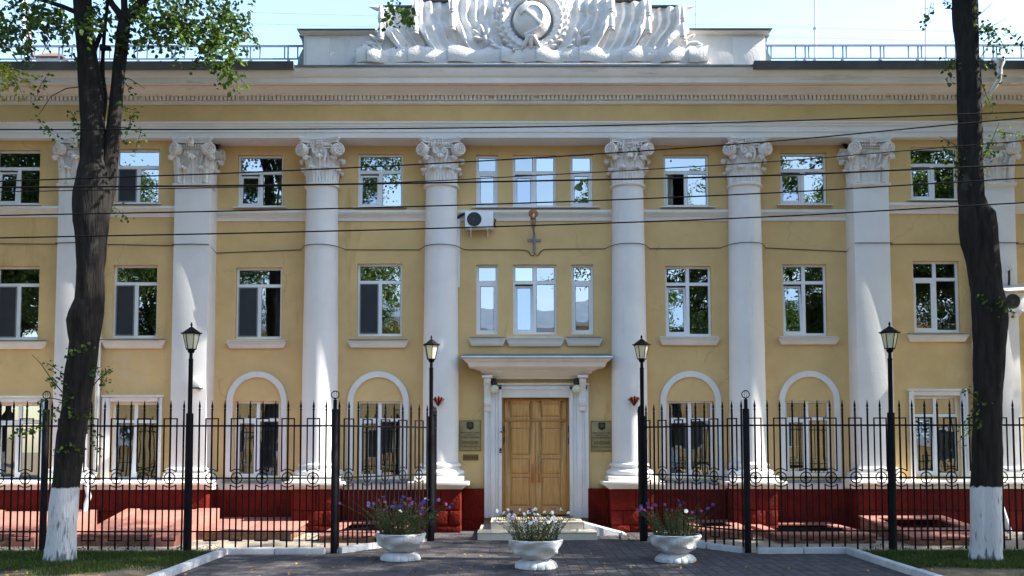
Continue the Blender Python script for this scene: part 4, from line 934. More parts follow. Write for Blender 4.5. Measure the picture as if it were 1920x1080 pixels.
# cable strung along the front, round columns and piers
pts = []
def cz(px): return ZZ(468 - 4 * abs(px - 1000) / 900, -.05) + .02 * math.sin(px * .05)
def addp(x, y, px, dz=0): pts.append((x, y, cz(px) + dz))
addp(XL, YS - .02, 0, .1)
for px, cyl in ((138, 0), (357, 1), (597.5, 2), (825.5, 2)):
    xc = XX(px, AX - .4 if cyl == 2 else YP, 480)
    if cyl < 2:
        addp(xc - .48, YS - .02, px); addp(xc - .47, YP - .02, px); addp(xc, YP - .02, px, .01); addp(xc + .47, YP - .02, px); addp(xc + .48, (YS if cyl == 0 else YC) - .02, px, 0 if cyl == 0 else -.1)
    else:
        addp(xc - .60, -.02, px)
        for k in range(11): a = R(180 + 12 + 156 * k / 10); addp(xc + .475 * math.cos(a), AX + .475 * math.sin(a), px)
        addp(xc + .60, -.02, px)
xw = XX(1003, -.02, 470)
for dx, dz in ((-.45, 0), (-.22, -.01), (-.15, -.06), (-.10, -.15), (-.03, -.16), (0, -.08), (.04, -.16), (.10, -.14), (.16, -.04), (.24, .01), (.5, .02)): addp(xw + dx, -.025, 1003, dz)
for px, cyl in ((1182, 2), (1405, 2), (1638.5, 1), (1876, 0)):
    xc = XX(px, AX - .4 if cyl == 2 else YP, 480)
    if cyl == 2:
        addp(xc - .60, -.02, px)
        for k in range(11): a = R(180 + 12 + 156 * k / 10); addp(xc + .475 * math.cos(a), AX + .475 * math.sin(a), px)
        addp(xc + .60, -.02, px)
    else:
        addp(xc - .48, (YS if cyl == 0 else YC) - .02, px, 0 if cyl == 0 else -.1); addp(xc - .47, YP - .02, px); addp(xc, YP - .02, px); addp(xc + .47, YP - .02, px); addp(xc + .48, YS - .02, px)
addp(XR, YS - .02, 1900)
b = MB(); b.tube(pts, .011, 5, cap=True); o = b.build('facade_cable', DARK, None); tag(o, 'thin dark cable strung across the facade and round the white columns', 'cable')
# downpipes
def downpipe(path, r_, label, funnel=None):
    D = thing('downpipe', label, 'downpipe', path[0], 'zinc downpipes'); b = MB(); b.tube(path, r_, 14); b.build('pipe', ZINC, D)
    for p, q in zip(path[:-1], path[1:]):
        p, q = Vector(p), Vector(q); L = (q - p).length
        if L < 1.2: continue
        n = int(L / 1.3)
        for k in range(1, n + 1):
            c = p.lerp(q, k / (n + 1)); d = (q - p).normalized(); b = MB(); b.tube([c - d * .025, c + d * .025], r_ * 1.13, 14); b.build('collar', ZINC, D)
    if funnel: f = Vector(funnel); b = MB(); b.lathe([(r_ * 1.0, f.z - .3), (r_ * 1.1, f.z - .12), (r_ * 2.0, f.z), (r_ * 2.0, f.z + .1)], f.x, f.y, 14); b.build('funnel', ZINC, D)
xp = XX(184, YS - .12, 700); x2 = XX(150, -1.3, 960)
downpipe([(xp, Yk - .02, zK - .12), (xp, Yk - .02, zK - .45), (xp, YS - .12, zK - 1.05), (xp, YS - .12, ZZ(888, YS - .12)), (xp - .02, -1.05, ZZ(905, -1.05)), (x2 + .12, -1.1, ZZ(930, -1.1)), (x2 - .02, -1.15, ZZ(972, -1.15))], .065, 'white downpipe behind the forked tree, ending in a slanted outlet', (xp, Yk - .02, zK - .1))
xf = XX(1873, Yk - .1, 160); xp = XX(1829, YS - .12, 700)
downpipe([(xf, Yk - .16, zK + .0), (xf - .02, Yk - .16, zK - .42), (xf - .25, -1.2, zK - .85), (xp, YS - .12, zK - 1.25), (xp, YS - .12, ZZ(900, YS - .12)), (xp + .02, -1.05, ZZ(912, -1.05)), (XX(1872, -1.1, 930), -1.1, ZZ(935, -1.1)), (XX(1893, -1.15, 1000), -1.15, ZZ(999, -1.15))], .068, 'grey downpipe with a funnel at the gutter, behind the tree with leafy twigs', (xf, Yk - .16, zK + .0))

# ------------------------------------------------------------------ basement light wells
def well(px0, px1, Yf, ztop, zback, label, opening=False, walls=False, strip=.38):
    x0, x1 = XX(px0, Yf, 1010), XX(px1, Yf, 1010); Wl = thing('light_well', label, 'light well', ((x0 + x1) / 2, Yf, 0), 'pink light wells along the plinth'); Yb = -.84 if abs((x0 + x1) / 2) > 8 else -.20
    b = MB(); b.grid(lambda u, v: (x0 + (x1 - x0) * u, Yf + .03 * noise.noise((u * 9, v * 3, px0)), ztop * v * .96), 26, 5)
    i = len(b.v); b.v += [(x0, Yf, 0), (x0, Yb, 0), (x0, Yb, zback - .03), (x0, Yf, ztop - .03), (x1, Yf, 0), (x1, Yb, 0), (x1, Yb, zback - .03), (x1, Yf, ztop - .03)]; b.f += [(i, i + 3, i + 2, i + 1), (i + 4, i + 5, i + 6, i + 7)]
    b.build('front_wall', ROUGHST, Wl, smooth=30)
    e = .05; t = .05; ys = [Yf - .04, Yb]
    def slab(xa, xb, ya, yb, nm='slab', m=PINK):
        zf = lambda y: ztop + (zback - ztop) * (y - Yf) / (Yb - Yf); b = MB(); b.v = [(xa, ya, zf(ya) - t), (xb, ya, zf(ya) - t), (xb, yb, zf(yb) - t), (xa, yb, zf(yb) - t), (xa, ya, zf(ya)), (xb, ya, zf(ya)), (xb, yb, zf(yb)), (xa, yb, zf(yb))]
        b.f = [(3, 2, 1, 0), (4, 5, 6, 7), (0, 1, 5, 4), (1, 2, 6, 5), (2, 3, 7, 6), (3, 0, 4, 7)]; b.build(nm, m, Wl, bevel=.01)
    if opening:
        ym = Yf + (Yb - Yf) * strip; yn = Yf + (Yb - Yf) * .86
        slab(x0 - e, x1 + e, ys[0], ym); slab(x0 - e, x0 + .25, ym + .002, yn); slab(x1 - .25, x1 + e, ym + .002, yn); slab(x0 - e, x1 + e, yn + .002, Yb)
        for k in range(2 if strip > .36 else 1):
            y = ym + (yn - ym) * (k + .5) / 2; b = MB(); b.bar((x0 + .25, y, ztop * .96), (x1 - .25, y, ztop * .96), .05); b.build('grate_bar', IRON, Wl, smooth=0)
    elif walls:
        slab(x0 - e, x1 - .45, ys[0] + .25, Yb)
        b = MB(); b.prism_x([(Yf - .05, 0), (Yb, 0), (Yb, zback + .03), (Yb - .15, zback + .03), (Yf - .05, .20)], x1 - .42, x1 + .12); b.build('side_wall', PINK, Wl, bevel=.012)
        b = MB(); b.prism_x([(Yf + .4, 0), (Yb, 0), (Yb, zback + .03), (Yb - .15, zback + .03), (Yf + .4, .22)], x0 - .1, x0 + .22); b.build('side_wall', PINK, Wl, bevel=.012)
    else:
        n = 2
        for k in range(n): slab(x0 - e + (x1 - x0 + 2 * e) * k / n + .003, x0 - e + (x1 - x0 + 2 * e) * (k + 1) / n - .003, ys[0], Yb)
well(-150, 56, -4.0, .24, .55, 'pink sloping light well cut by the edge next to the forked tree', walls=True)
well(140, 318, -4.0, .22, .58, 'pink sloping light well with a side wall, between the forked tree and the lamp', walls=True)
well(366, 545, -2.6, .21, .34, 'low pink light well below the arched window next to the corner pier', walls=False)
well(600, 742, -3.3, .17, .24, 'dark broken light well behind the planter of purple flowers', opening=True, strip=.3)
well(1312, 1412, -2.7, .22, .26, 'short pink light well behind the planter of sparse purple stems', opening=True, strip=.34)
well(1462, 1642, -3.55, .20, .20, 'long flat pink light well under the arched window next to the front lamp', opening=True, strip=.28)
well(1712, 1884, -4.0, .20, .42, 'pink light well with an open grated top behind the whitewashed straight tree', opening=True)

# ------------------------------------------------------------------ roof: attic, relief, rails, masts
AY = -.92
def attic(x0p, x1p, sp0, sp1, label_side):
    x0, x1 = XX(x0p, AY, 95), XX(x1p, AY, 95); z0, z1 = zK + .03, ZZ(66, AY)
    b = MB(); b.box(x0, x1, AY, AY + .5, z0, z1); p = b.build('attic_wall', WHITE, BLD, bevel=.01)
    a, c = XX(sp0, AY, 95), XX(sp1, AY, 95); b = MB(); b.box(a, c, AY - .05, AY - .001, z0, z1 - .09); b.build('attic_pier', WHITE, BLD, bevel=.01)
    b = MB(); b.prism_x([(AY + .5, z1 + .002), (AY - .06, z1 + .002), (AY - .14, z1 + .05), (AY - .14, z1 + .075), (AY + .5, z1 + .075)], x0 - .08, x1 + .08); b.build('attic_coping', CREAM, BLD)
    b = MB(); b.prism_x([(AY + .56, z1 + .11), (AY - .19, z1 + .078), (AY - .19, z1 + .10), (AY + .56, z1 + .135)], x0 - .14, x1 + .14); b.build('flashing', GUTTER, BLD, smooth=0)
    # side flank with a flared foot, tin
attic(570, 700, 576, 619, 0); attic(1295, 1436, 1375, 1426, 1)
for px, s in ((571, -1), (1435, 1)):
    x = XX(px, AY, 95); b = MB(); z0, z1 = zK + .05, ZZ(64, AY); pr = [(0, z0), (.20, z0), (.16, z0 + .35), (.04, z0 + .6), (.08, z1 - .1), (.16, z1)]; b.prism_y([(x + s * q[0], q[1]) for q in pr] + [(x, z1)], AY + .05, AY + .48); b.build('attic_flank', TIN, BLD)
EMX = XX(998, AY, 50)
EM = thing('sculptural_relief', 'white plaster relief of a globe in a wheat wreath between draped banners above the cornice', 'relief', (EMX, AY, zK))
def ex(px, py=60): return XX(px, AY - .2, py)
def ez(py): return ZZ(py, AY - .2)
# backing wall with its stepped top
b = MB(); st = [(700, 118), (700, 62), (714, 60), (714, 12), (777, 12), (777, 1), (846, 1), (846, -6), (905, -6), (918, 6), (938, 4), (950, -30), (998, -62), (1046, -30), (1058, 4), (1072, 6), (1088, -6), (1150, -6), (1150, 1), (1208, 1), (1208, 12), (1278, 12), (1278, 60), (1296, 62), (1296, 118)]
b.prism_y([(ex(p[0]), ez(p[1])) for p in st], AY - .06, AY + .35); b.build('backing', RELIEF, EM, smooth=0)
b = MB(); b.box(ex(668), ex(1330), AY - .34, AY + .02, zK + .051, ez(121)); b.build('footing', RELIEF, EM, bevel=.02)
for s in (0, 1):
    def mp(px): return px if s == 0 else 1996 - px
    for (a, c, top, nf) in ((713, 778, 14, 4), (777, 848, 3, 4), (846, 948, -4, 6)):
        def sh(u, v, a=a, c=c, top=top, nf=nf):
            drape = 1.9 * (max(0, v - .30) / .70) ** 1.6 + .12 * math.sin(v * 7 + a)
            px = a + (c - a) * u + (drape * 26); py = top + (106 - top) * v
            ph = nf * (u + .10 * v + .10 * noise.noise((a, v * 2.5, s * 3))) * 2 * math.pi * .5
            tt = ((ph + .5 * math.sin(v * 4 + a)) / math.pi) % 1.0; fold = ((tt / .72) ** 1.4 if tt < .72 else ((1 - tt) / .28) ** .8) * .115 * (1 - .3 * u)
            y = AY - .10 - .17 * (1 - u) ** 2.2 - fold + .02 * v + .06 * noise.noise((px * .035, py * .045, s * 9)) + .03 * noise.noise((px * .11, py * .09, s * 5 + 3))
            return Vector((ex(mp(px)), y, ez(py + 2.5 * math.sin(ph) * (v > .98))))
        def bk(u, v): q = sh(u, v); q.y = AY - .055; return q
        b = MB(); b.slab(sh, bk, 84, 44) if s == 0 else b.slab(lambda u, v: sh(1 - u, v), lambda u, v: bk(1 - u, v), 84, 44)
        b.build('banner', RELIEF, EM, smooth=38)
        # cords with tassels along the outer edge
        xx = mp(a + 4); y = AY - .40; c_ = MB()
        zt_ = ez(max(top + 2, -2)); zb_ = ez(top + 68); h = zt_ - zb_
        for (t0, t1, r0, r1) in ((0, .42, .035, .075), (.47, .92, .04, .085)):
            c_.lathe([(.02, zt_ - h * t1), (r1, zt_ - h * t1 + .02), (r1 * .9, zt_ - h * (t0 + t1) / 2), (r0, zt_ - h * t0 - .02), (.02, zt_ - h * t0)], ex(xx), y, 12)
            c_.lathe([(.03, zt_ - h * t1 - .06), (r1 * .95, zt_ - h * t1 - .05), (r1 * .95, zt_ - h * t1 - .015), (.03, zt_ - h * t1)], ex(xx), y, 12)
        c_.build('tassel', RELIEF, EM)
    # tin cappings on the stepped tops and the spear tip at the end
    for (a, c, top) in ((712, 777, 12), (778, 846, 1)):
        b = MB(); x0, x1 = sorted((ex(mp(a)), ex(mp(c)))); b.prism_x([(AY + .36, ez(top) + .06), (AY - .22, ez(top) + .002), (AY - .22, ez(top) + .03), (AY + .36, ez(top) + .09)], x0, x1); b.build('capping', GUTTER, EM, smooth=0)
    b = MB(); pa, pb = Vector((ex(mp(716)), AY - .1, ez(14))), Vector((ex(mp(690)), AY - .14, ez(10))); b.tube([pa, pa.lerp(pb, .35), pa.lerp(pb, .6), pb], [.05, .075, .05, .006], 8); b.build('spear_tip', RELIEF, EM)
    # laurel sprays: at the outer end and beside the wreath
    def leafp(px, py, ang, ln, wd, dy=-.22):
        d = Vector((math.cos(ang) * (1 if s == 0 else -1), -.25, math.sin(ang))).normalized(); b = MB(); c0 = Vector((ex(mp(px)), AY + dy, ez(py))); n_ = d.cross(YA).normalized()
        b.ell(c0, d * ln, n_ * wd, d.cross(n_) * .05, 10, 8); b.build('laurel_leaf', RELIEF, EM)
    for (px, py, a, l, w_) in ((712, 66, 125, .17, .06), (704, 74, 150, .18, .06), (716, 78, 70, .17, .06), (700, 84, 175, .2, .06), (712, 88, 110, .16, .06), (692, 92, 165, .18, .055), (708, 95, 140, .16, .06), (688, 86, 190, .14, .05),
                              (905, 60, 110, .14, .05), (896, 66, 150, .14, .05), (914, 66, 60, .14, .05), (898, 76, 170, .13, .05), (912, 80, 100, .14, .05), (924, 84, 140, .14, .05), (930, 92, 160, .15, .05)):
        leafp(px, py, R(a), l, w_, -.26 if px < 750 else -.34)
# ribbon along the foot, in overlapping pieces with wavy edges, forked at both ends
pcs = [(668, 700), (696, 738), (732, 776), (772, 812), (806, 850), (846, 905), (898, 950), (945, 985), (980, 1016), (1010, 1052), (1046, 1098), (1090, 1142), (1138, 1176), (1170, 1208), (1202, 1244), (1240, 1278), (1270, 1300), (1294, 1327)]
for k, (a, c) in enumerate(pcs):
    ph = random.uniform(0, 6); amp = random.uniform(.015, .05); dy = -.32 - .05 * (k % 2); a -= 4 * (k > 0); c += 4 * (k < len(pcs) - 1)
    end = -1 if k == 0 else (1 if k == len(pcs) - 1 else 0)
    def f(u, v):
        py = 95 + 26 * v + (4.5 - 3 * v) * math.sin(u * 4.4 + ph) ; px = a + (c - a) * u
        if end and ((u < .02 and end < 0) or (u > .98 and end > 0)): px += -end * 9 * (1 - abs(2 * v - 1))
        bul = .03 * math.sin(math.pi * v) + amp * math.sin(math.pi * u * 1.1 + ph * .2)
        return Vector((ex(px), AY + dy - bul, ez(py)))
    def g(u, v): q = f(u, v); q.y = AY - .02; return q
    b = MB(); b.slab(f, g, 14, 10); b.build('ribbon', RELIEF, EM, smooth=60)
# globe with hammer and sickle, in a wreath of wheat ears
gc = Vector((EMX, AY - .28, ez(41))); gr = 36 / 74.5
b = MB(); b.ell(gc, XA * gr, ZA * gr, YA * .30, 36, 20); b.build('globe', RELIEF, EM)
b = MB(); yy = gc.y - .27; sk = []
N = 22; R1, R2 = gr * .74, gr * .60
out = [(gc.x + .03 + R1 * math.cos(R(-60 + 190 * k / N)), gc.z + .03 + R1 * math.sin(R(-60 + 190 * k / N))) for k in range(N + 1)]
inn = [(gc.x - .02 + R2 * math.cos(R(-52 + 182 * k / N)), gc.z + .00 + R2 * math.sin(R(-52 + 182 * k / N))) for k in range(N, -1, -1)]
def onball(x, z, o): d = ((x - gc.x) ** 2 + (z - gc.z) ** 2) / gr ** 2; return gc.y - .30 * math.sqrt(max(.05, 1 - d)) - o
po = out + inn; n = len(po); i = 0
for k in range(N):
    a_, b_, c_, d_ = out[k], out[k + 1], inn[N - k - 1], inn[N - k]; i = len(b.v)
    for (p, o) in ((a_, .05), (b_, .05), (c_, .05), (d_, .05), (a_, -.06), (b_, -.06), (c_, -.06), (d_, -.06)): b.v.append((p[0], onball(p[0], p[1], o), p[1]))
    b.f += [tuple(i + t for t in q) for q in ((0, 1, 2, 3), (0, 4, 5, 1), (2, 6, 7, 3), (3, 7, 4, 0), (1, 5, 6, 2))]
b.tube([(gc.x + R1 * math.cos(R(-56)), onball(gc.x + R1 * .5, gc.z - R1 * .8, .03), gc.z + R1 * math.sin(R(-56)) + .02), (gc.x - R1 * .05, yy + .04, gc.z - gr * .82), (gc.x - gr * .38, gc.y - .12, gc.z - gr * .88)], .05, 8)
b.build('sickle', RELIEF, EM, smooth=30)
d = Vector((-.72, 0, .70)); p0 = gc + Vector((gr * .45, -.26, -gr * .42)); p1 = gc + Vector((-gr * .45, -.28, gr * .42))
b = MB(); b.bar(p0, p1, .085, .08, YA); t_ = Vector((.70, 0, .72)); b.obox(p1 + Vector((0, -.0, 0)), t_, YA, d, .17, .06, .075); b.build('hammer', RELIEF, EM, bevel=.012)
for s in (-1, 1):
    for row, (rr, yy_) in enumerate(((gr * 1.28, -.22), (gr * 1.55, -.30), (gr * 1.82, -.26))):
        for k in range(15):
            a = R(-86 + 11.6 * k); cxp = gc.x + s * rr * math.cos(a); czp = gc.z + rr * 1.0 * math.sin(a) + .02
            if czp < ez(96): continue
            tg = Vector((-math.sin(a) * s, 0, math.cos(a))); nn = Vector((s * math.cos(a), 0, math.sin(a))); tg = (tg + nn * (.35 if row == 2 else (-.3 if row == 0 else 0))).normalized()
            b = MB(); b.ell((cxp, AY + yy_, czp), tg * .105, nn * .058, YA * .09, 8, 6); b.build('wheat_grain', RELIEF, EM)
    b = MB(); pts = [(gc.x + s * gr * 1.5 * math.cos(R(a)), AY - .14, gc.z + gr * 1.5 * math.sin(R(a))) for a in range(-84, 90, 8)]; b.tube(pts, .20, 10); b.build('wreath_band', RELIEF, EM)
b = MB()
for dx, a0 in ((-.10, .5), (.0, 0), (.11, -.5)): b.ell((ex(996) + dx, AY - .40, ez(82)), Vector((.075, 0, 0)), Vector((0, .10, 0)), Vector((a0 * .3, -.06, .24)), 10, 8)
b.ell((ex(996), AY - .44, ez(76)), XA * .15, YA * .09, ZA * .07, 12, 8); b.build('ribbon_knot', RELIEF, EM, smooth=50)
b = MB(); N = 5; stp = []
for k in range(10): r_ = .055 if k % 2 == 0 else .022; a = R(90 + 36 * k); stp.append((ex(964) + r_ * math.cos(a), ez(101) + r_ * math.sin(a)))
b.prism_y(stp, AY - .50, AY - .40); b.build('star', RELIEF, EM, smooth=0)

# railings on the roof edge
def railing(px0, px1, label):
    Y = -.70; x0, x1 = XX(px0, Y, 100), XX(px1, Y, 100); Rl = thing('roof_railing', label, 'railing', (x0, Y, zK), 'steel railings on the roof edge')
    zt_, zm, zb_ = ZZ(86, Y), ZZ(110, Y), zK + .15
    for z, r_ in ((zt_, .024), (zm, .017)): b = MB(); b.bar((x0, Y, z), (x1, Y, z), r_ * 2); b.build('rail', RAILST, Rl, smooth=0)
    pp = [px0 + 4 + k * 70.5 for k in range(int((px1 - px0) / 70.5) + 1)] if px0 > 900 else [px1 - 37 - k * 70.5 for k in range(int((px1 - px0) / 70.5) + 1)]
    s = 1 if px0 < 900 else -1; pm = b = MB(); pm.bar((0, 0, 0), (0, 0, zt_ - zb_), .036); me = pm.mesh('post', RAILST, 0)
    br = MB(); br.bar((0, 0, zm - zb_ + .02), (s * .16, .35, -.02), .024); mb_ = br.mesh('brace', RAILST, 0); bl = MB(); bl.bar((0, 0, 0), (0, 0, zt_ - zm), .032); mbl = bl.mesh('baluster', RAILST, 0)
    for p in pp:
        x = XX(p, Y, 100); po = link('post', me, Rl, (x, Y, zb_)); link('brace', mb_, po, (x, Y, zb_))
        for dp in ((18, 0)[0], 64): 
            xx = XX(p + (dp if s > 0 else -dp) , Y, 100)
            if x0 < xx < x1: link('baluster', mbl, Rl, (xx, Y, zm))
railing(-420, 578, 'galvanised steel railing on the roof edge, from the forked tree to the relief'); railing(1436, 2340, 'galvanised steel railing on the roof edge, from the relief to the straight tree')
# roof vent and masts
Y = 2.0; x0, x1, z0, z1 = XX(70, Y, 115), XX(114, Y, 115), zK + .3, ZZ(111, Y)
V = thing('roof_vent', 'white brick chimney with a wide brown tin hood on the roof behind the forked tree', 'chimney', ((x0 + x1) / 2, Y, z0))
b = MB(); b.box(x0, x1, Y, Y + .7, z0, z1); b.build('shaft', WHITE, V, bevel=.01)
for xx in (x0 + .05, (x0 + x1) / 2, x1 - .05): b = MB(); b.box(xx - .04, xx + .04, Y + .02, Y + .1, z1 + .001, z1 + .12); b.build('stub', WHITE, V, smooth=0)
b = MB(); cx = (x0 + x1) / 2; i = 0; ew = .13; zt_ = z1 + .30; b.v = [(x0 - ew, Y - ew, z1 + .06), (x1 + ew, Y - ew, z1 + .06), (x1 + ew, Y + .83, z1 + .06), (x0 - ew, Y + .83, z1 + .06), (cx - .2, Y + .25, zt_), (cx + .2, Y + .25, zt_), (cx + .2, Y + .5, zt_), (cx - .2, Y + .5, zt_)]; b.f = [(3, 2, 1, 0), (4, 5, 6, 7), (0, 1, 5, 4), (1, 2, 6, 5), (2, 3, 7, 6), (3, 0, 4, 7)]; b.build('hood', mat('rust_tin', (.18, .10, .07), .8), V, smooth=0)
def mast(px, px2, Y, r_, m, label, bands=None):
    x, z = XX(px, Y, 120), zK + .3; x2 = XX(px2, Y, 0); h = 9.0; L = thing('antenna_mast', label, 'mast', (x, Y, z), 'antenna masts on the roof')
    n = 9
    for k in range(n):
        a = Vector((x + (x2 - x) * (k * h / n) / 2.0, Y, z + h * k / n)); c = Vector((x + (x2 - x) * ((k + 1) * h / n) / 2.0, Y, z + h * (k + 1) / n)); b = MB(); b.tube([a, c], r_ * (1 - .04 * k), 8); b.build('tube_section', (RED if (bands and k % 2) else m), L)
        b = MB(); b.tube([c - ZA * .03, c + ZA * .03], r_ * 1.35, 8); b.build('clamp', RAILST, L)
mast(60, 54, 5.0, .055, MASTW, 'thick pale mast on the roof left of the chimney hood'); mast(80, 66, 4.0, .045, mat('rust_mast', (.42, .25, .22), .7), 'leaning rusty mast in front of the chimney hood')
mast(1305, 1305, 3.0, .018, RAILST, 'thin bare rod standing next to the end of the relief'); mast(1527, 1527, 4.0, .05, MASTW, 'pale jointed mast standing clear of the trees'); mast(1733, 1733, 4.0, .025, mat('pink_mast', (.55, .38, .36), .6), 'thin pinkish mast next to the straight tree')
# ------------------------------------------------------------------ fences
ZB, ZR1, ZR2, ZR3, ZTIP = .07, ZZ(996, FY), ZZ(896, FY), ZZ(798, FY), ZZ(750, FY)
ZL1, ZL0 = ZZ(784.5, FY), ZZ(1013, FY)
b = MB(); b.box(-.015, .015, -.015, .015, ZB, ZTIP - .20); b.lathe([(.012, ZTIP - .21), (.026, ZTIP - .20), (.026, ZTIP - .185), (.014, ZTIP - .175), (.026, ZTIP - .13), (.003, ZTIP)], 0, 0, 6); BARM = b.mesh('bar', IRON, 0)
RG = .112
b = MB(); b.ring((0, 0, ZR2), XA, ZA, RG, .012, 28, 5); RINGM = b.mesh('ring', IRON)
b = MB(); b.ell((0, 0, ZR2), XA * .040, YA * .02, ZA * .040, 12, 8); HUBM = b.mesh('hub', IRON)
hw = .128
def lp(z0, z1, zbar):
    b = MB(); b.box(-hw - .012, -hw + .012, -.011, .011, min(z0, z1), max(z0, z1)); b.box(hw - .012, hw + .012, -.011, .011, min(z0, z1), max(z0, z1)); b.box(-hw - .012, hw + .012, -.0115, .0115, zbar - .012, zbar + .012); return b
b = lp(ZR2 + .13, ZL1, ZL1); b.ring((0, 0, ZR2), XA, ZA, RG * 1.62, .011, 12, 5, R(46), R(134)); TOPM = b.mesh('upper_loop', IRON, 0)
b = lp(ZL0, ZR2 - .13, ZL0); b.ring((0, 0, ZR2), XA, ZA, RG * 1.62, .011, 12, 5, R(226), R(314)); LOWM = b.mesh('lower_loop', IRON, 0)
def fence(p, q, n, label, first=0, margin=(.12, .12), cat='fence'):
    p, q = Vector((*p, 0)), Vector((*q, 0)); d = (q - p); L = d.length; d.normalize(); ang = math.atan2(d.y, d.x); F = thing('fence_section', label, cat, tuple(p), 'black iron fence sections')
    for z, t in ((ZR1, .03), (ZR2, .03), (ZR3, .036)): b = MB(); b.bar(p + ZA * z, q + ZA * z, .022, t); b.build('rail', IRON, F, smooth=0)
    a, c = margin; st = (L - a - c) / (n - 1)
    for k in range(n):
        x = p + d * (a + st * k); rz = (0, 0, ang); link('bar', BARM, F, x, rz)
        if (k + first) % 2:
            sc = (st / .2627, 1, 1)
            link('ring', RINGM, F, x, rz); link('hub', HUBM, F, x, rz); link('upper_loop', TOPM, F, x, rz, sc); link('lower_loop', LOWM, F, x, rz, sc)
    return F
P0, P1, P2, P3 = XX(83, FY, 900), XX(353.5, FY, 900), A0[0], XX(-190, FY, 900)
Q0, Q1, Q2 = B0[0], XX(1671, FY, 900), XX(1945, FY, 900)
fence((P3, FY), (P0, FY), 11, 'iron fence section in front of the forked tree, running out of the picture', 0)
fence((P0, FY), (P1, FY), 11, 'iron fence section between the forked tree and the black lamp before the corner pier', 0)
fence((P1, FY), (P2, FY), 11, 'iron fence section between the lamp by the corner pier and the dense purple planter', 0, (.20, .18))
fence(A0, A1, 11, 'iron fence section set at an angle behind the planter of dense purple flowers', 0)
fence(B0, B1, 12, 'iron fence section set at an angle behind the planter of sparse purple stems', 0)
fence((Q0, FY), (Q1, FY), 11, 'iron fence section between the finial post and the lamp before the pier', 1, (.18, .20))
fence((Q1, FY), (Q2, FY), 11, 'iron fence section running behind the whitewashed straight tree', 1, (.2, .2))
fence((Q2, FY), (Q2 + 3.0, FY), 11, 'iron fence section beyond the straight tree, out of the picture', 0)
def gate(p, q, label):
    F = fence(p, q, 7, label, 0, (.05, .05), 'gate'); F['group'] = 'open gate leaves'; F.name = 'gate_leaf'; WL[F.name] = Vector((*p, 0)); return F
gate((A1[0] + .02, GY + .08), (A1[0] - .0, -1.25), 'open iron gate leaf folded back beside the dense purple planter')
gate((B1[0] - .03, GY + .08), (B1[0] + .12, -1.25), 'open iron gate leaf folded back behind the sparse purple planter')
def post(x, y, label):
    P = thing('fence_post', label, 'post', (x, y, 0), 'finial fence posts')
    b = MB(); b.lathe([(.068, 0), (.068, 2.92), (.06, 2.93), (.038, 2.931), (.038, 3.12), (.02, 3.13)], x, y, 16); b.build('pole', IRON, P)
    f = MB(); zc_ = 3.225; f.ring((x, y, zc_), XA, ZA, .078, .010, 28, 6); f.ring((x, y, zc_), XA * .35, ZA, .076, .009, 24, 6); f.box(x - .012, x + .012, y - .012, y + .012, 3.125, 3.15); f.build('finial', IRON, P)
post(P0, FY, 'black fence post with a ring finial, half hidden by the forked tree'); post(A0[0], FY, 'black fence post with a ring finial next to the dense purple planter'); post(B0[0], FY, 'black fence post with a ring finial next to the sparse purple planter')
post(Q2, FY, 'black fence post with a ring finial behind the straight tree')

# street lamps that stand in the fence line
def lamp_parts(x, y):
    out = []
    b = MB(); b.lathe([(.085, 0), (.082, .9), (.078, 1.9), (.074, 2.84), (.06, 2.85), (.046, 2.851), (.046, 3.93), (.05, 3.94), (.05, 3.96), (.036, 3.97), (.034, 4.08), (.06, 4.10), (.075, 4.14), (.05, 4.155)], x, y, 18); out.append(('pole', b, IRON, None))
    N = 6; z0, z1, r0, r1 = 4.155, 4.475, .095, .165
    b = MB(); b.lathe([(.05, z0 - .005), (.105, z0), (.108, z0 + .018), (.10, z0 + .02)], x, y, 6); out.append(('lantern_base', b, IRON, None)); b = MB(); b.lathe([(r1 - .01, z1), (r1 + .035, z1 + .005), (r1 + .042, z1 + .02), (.03, z1 + .15), (.015, z1 + .16), (.015, z1 + .18), (.028, z1 + .195), (.02, z1 + .215), (.006, z1 + .25)], x, y, 6); out.append(('roof', b, IRON, None))
    b = MB()
    for k in range(N):
        a = 2 * math.pi * k / N; b.bar((x + r0 * math.cos(a), y + r0 * math.sin(a), z0), (x + r1 * math.cos(a), y + r1 * math.sin(a), z1), .013); b.ell((x + (r1 + .038) * math.cos(a), y + (r1 + .038) * math.sin(a), z1 + .03), XA * .011, YA * .011, ZA * .016, 6, 4)
    out.append(('cage', b, IRON, None))
    for k in range(N):
        a, c = 2 * math.pi * k / N, 2 * math.pi * (k + 1) / N; p = MB(); e = .975
        q = [(r0 * e, a, z0 + .01), (r0 * e, c, z0 + .01), (r1 * e, c, z1), (r1 * e, a, z1)]; p.v = [(x + r * math.cos(t), y + r * math.sin(t), z) for r, t, z in q]; p.f = [(0, 1, 2, 3)]; out.append(('glass_panel', p, LAMPG, None))
    return out
first = None
for x, y, lab in ((P1, FY, 'black lantern post in the front fence before the corner pier with the meter box'), (A1[0] + .01, GY, 'black lantern post at the gate beside the dense purple planter'), (B1[0] + .0, GY, 'black lantern post at the gate beside the sparse purple planter'), (Q1, FY, 'black lantern post in the front fence close to the whitewashed straight tree')):
    if first is None:
        first = thing('street_lamp', lab, 'street lamp', (x, y, 0), 'black lantern posts')
        for nm, mb, m, _ in lamp_parts(x, y): mb.build(nm, m, first, smooth=30)
        first.rotation_euler.z = R(8); kids = list(first.children)
    else:
        o = first.copy(); COL.objects.link(o); o.location = (x, y, 0); o['label'] = lab; WL[o.name] = Vector((x, y, 0)); o.rotation_euler = (R(random.uniform(-.5, .5)), R(.5 if x > 4 else 0), R(random.uniform(-20, 20)))
        for c in kids: d = c.copy(); COL.objects.link(d); d.parent = o

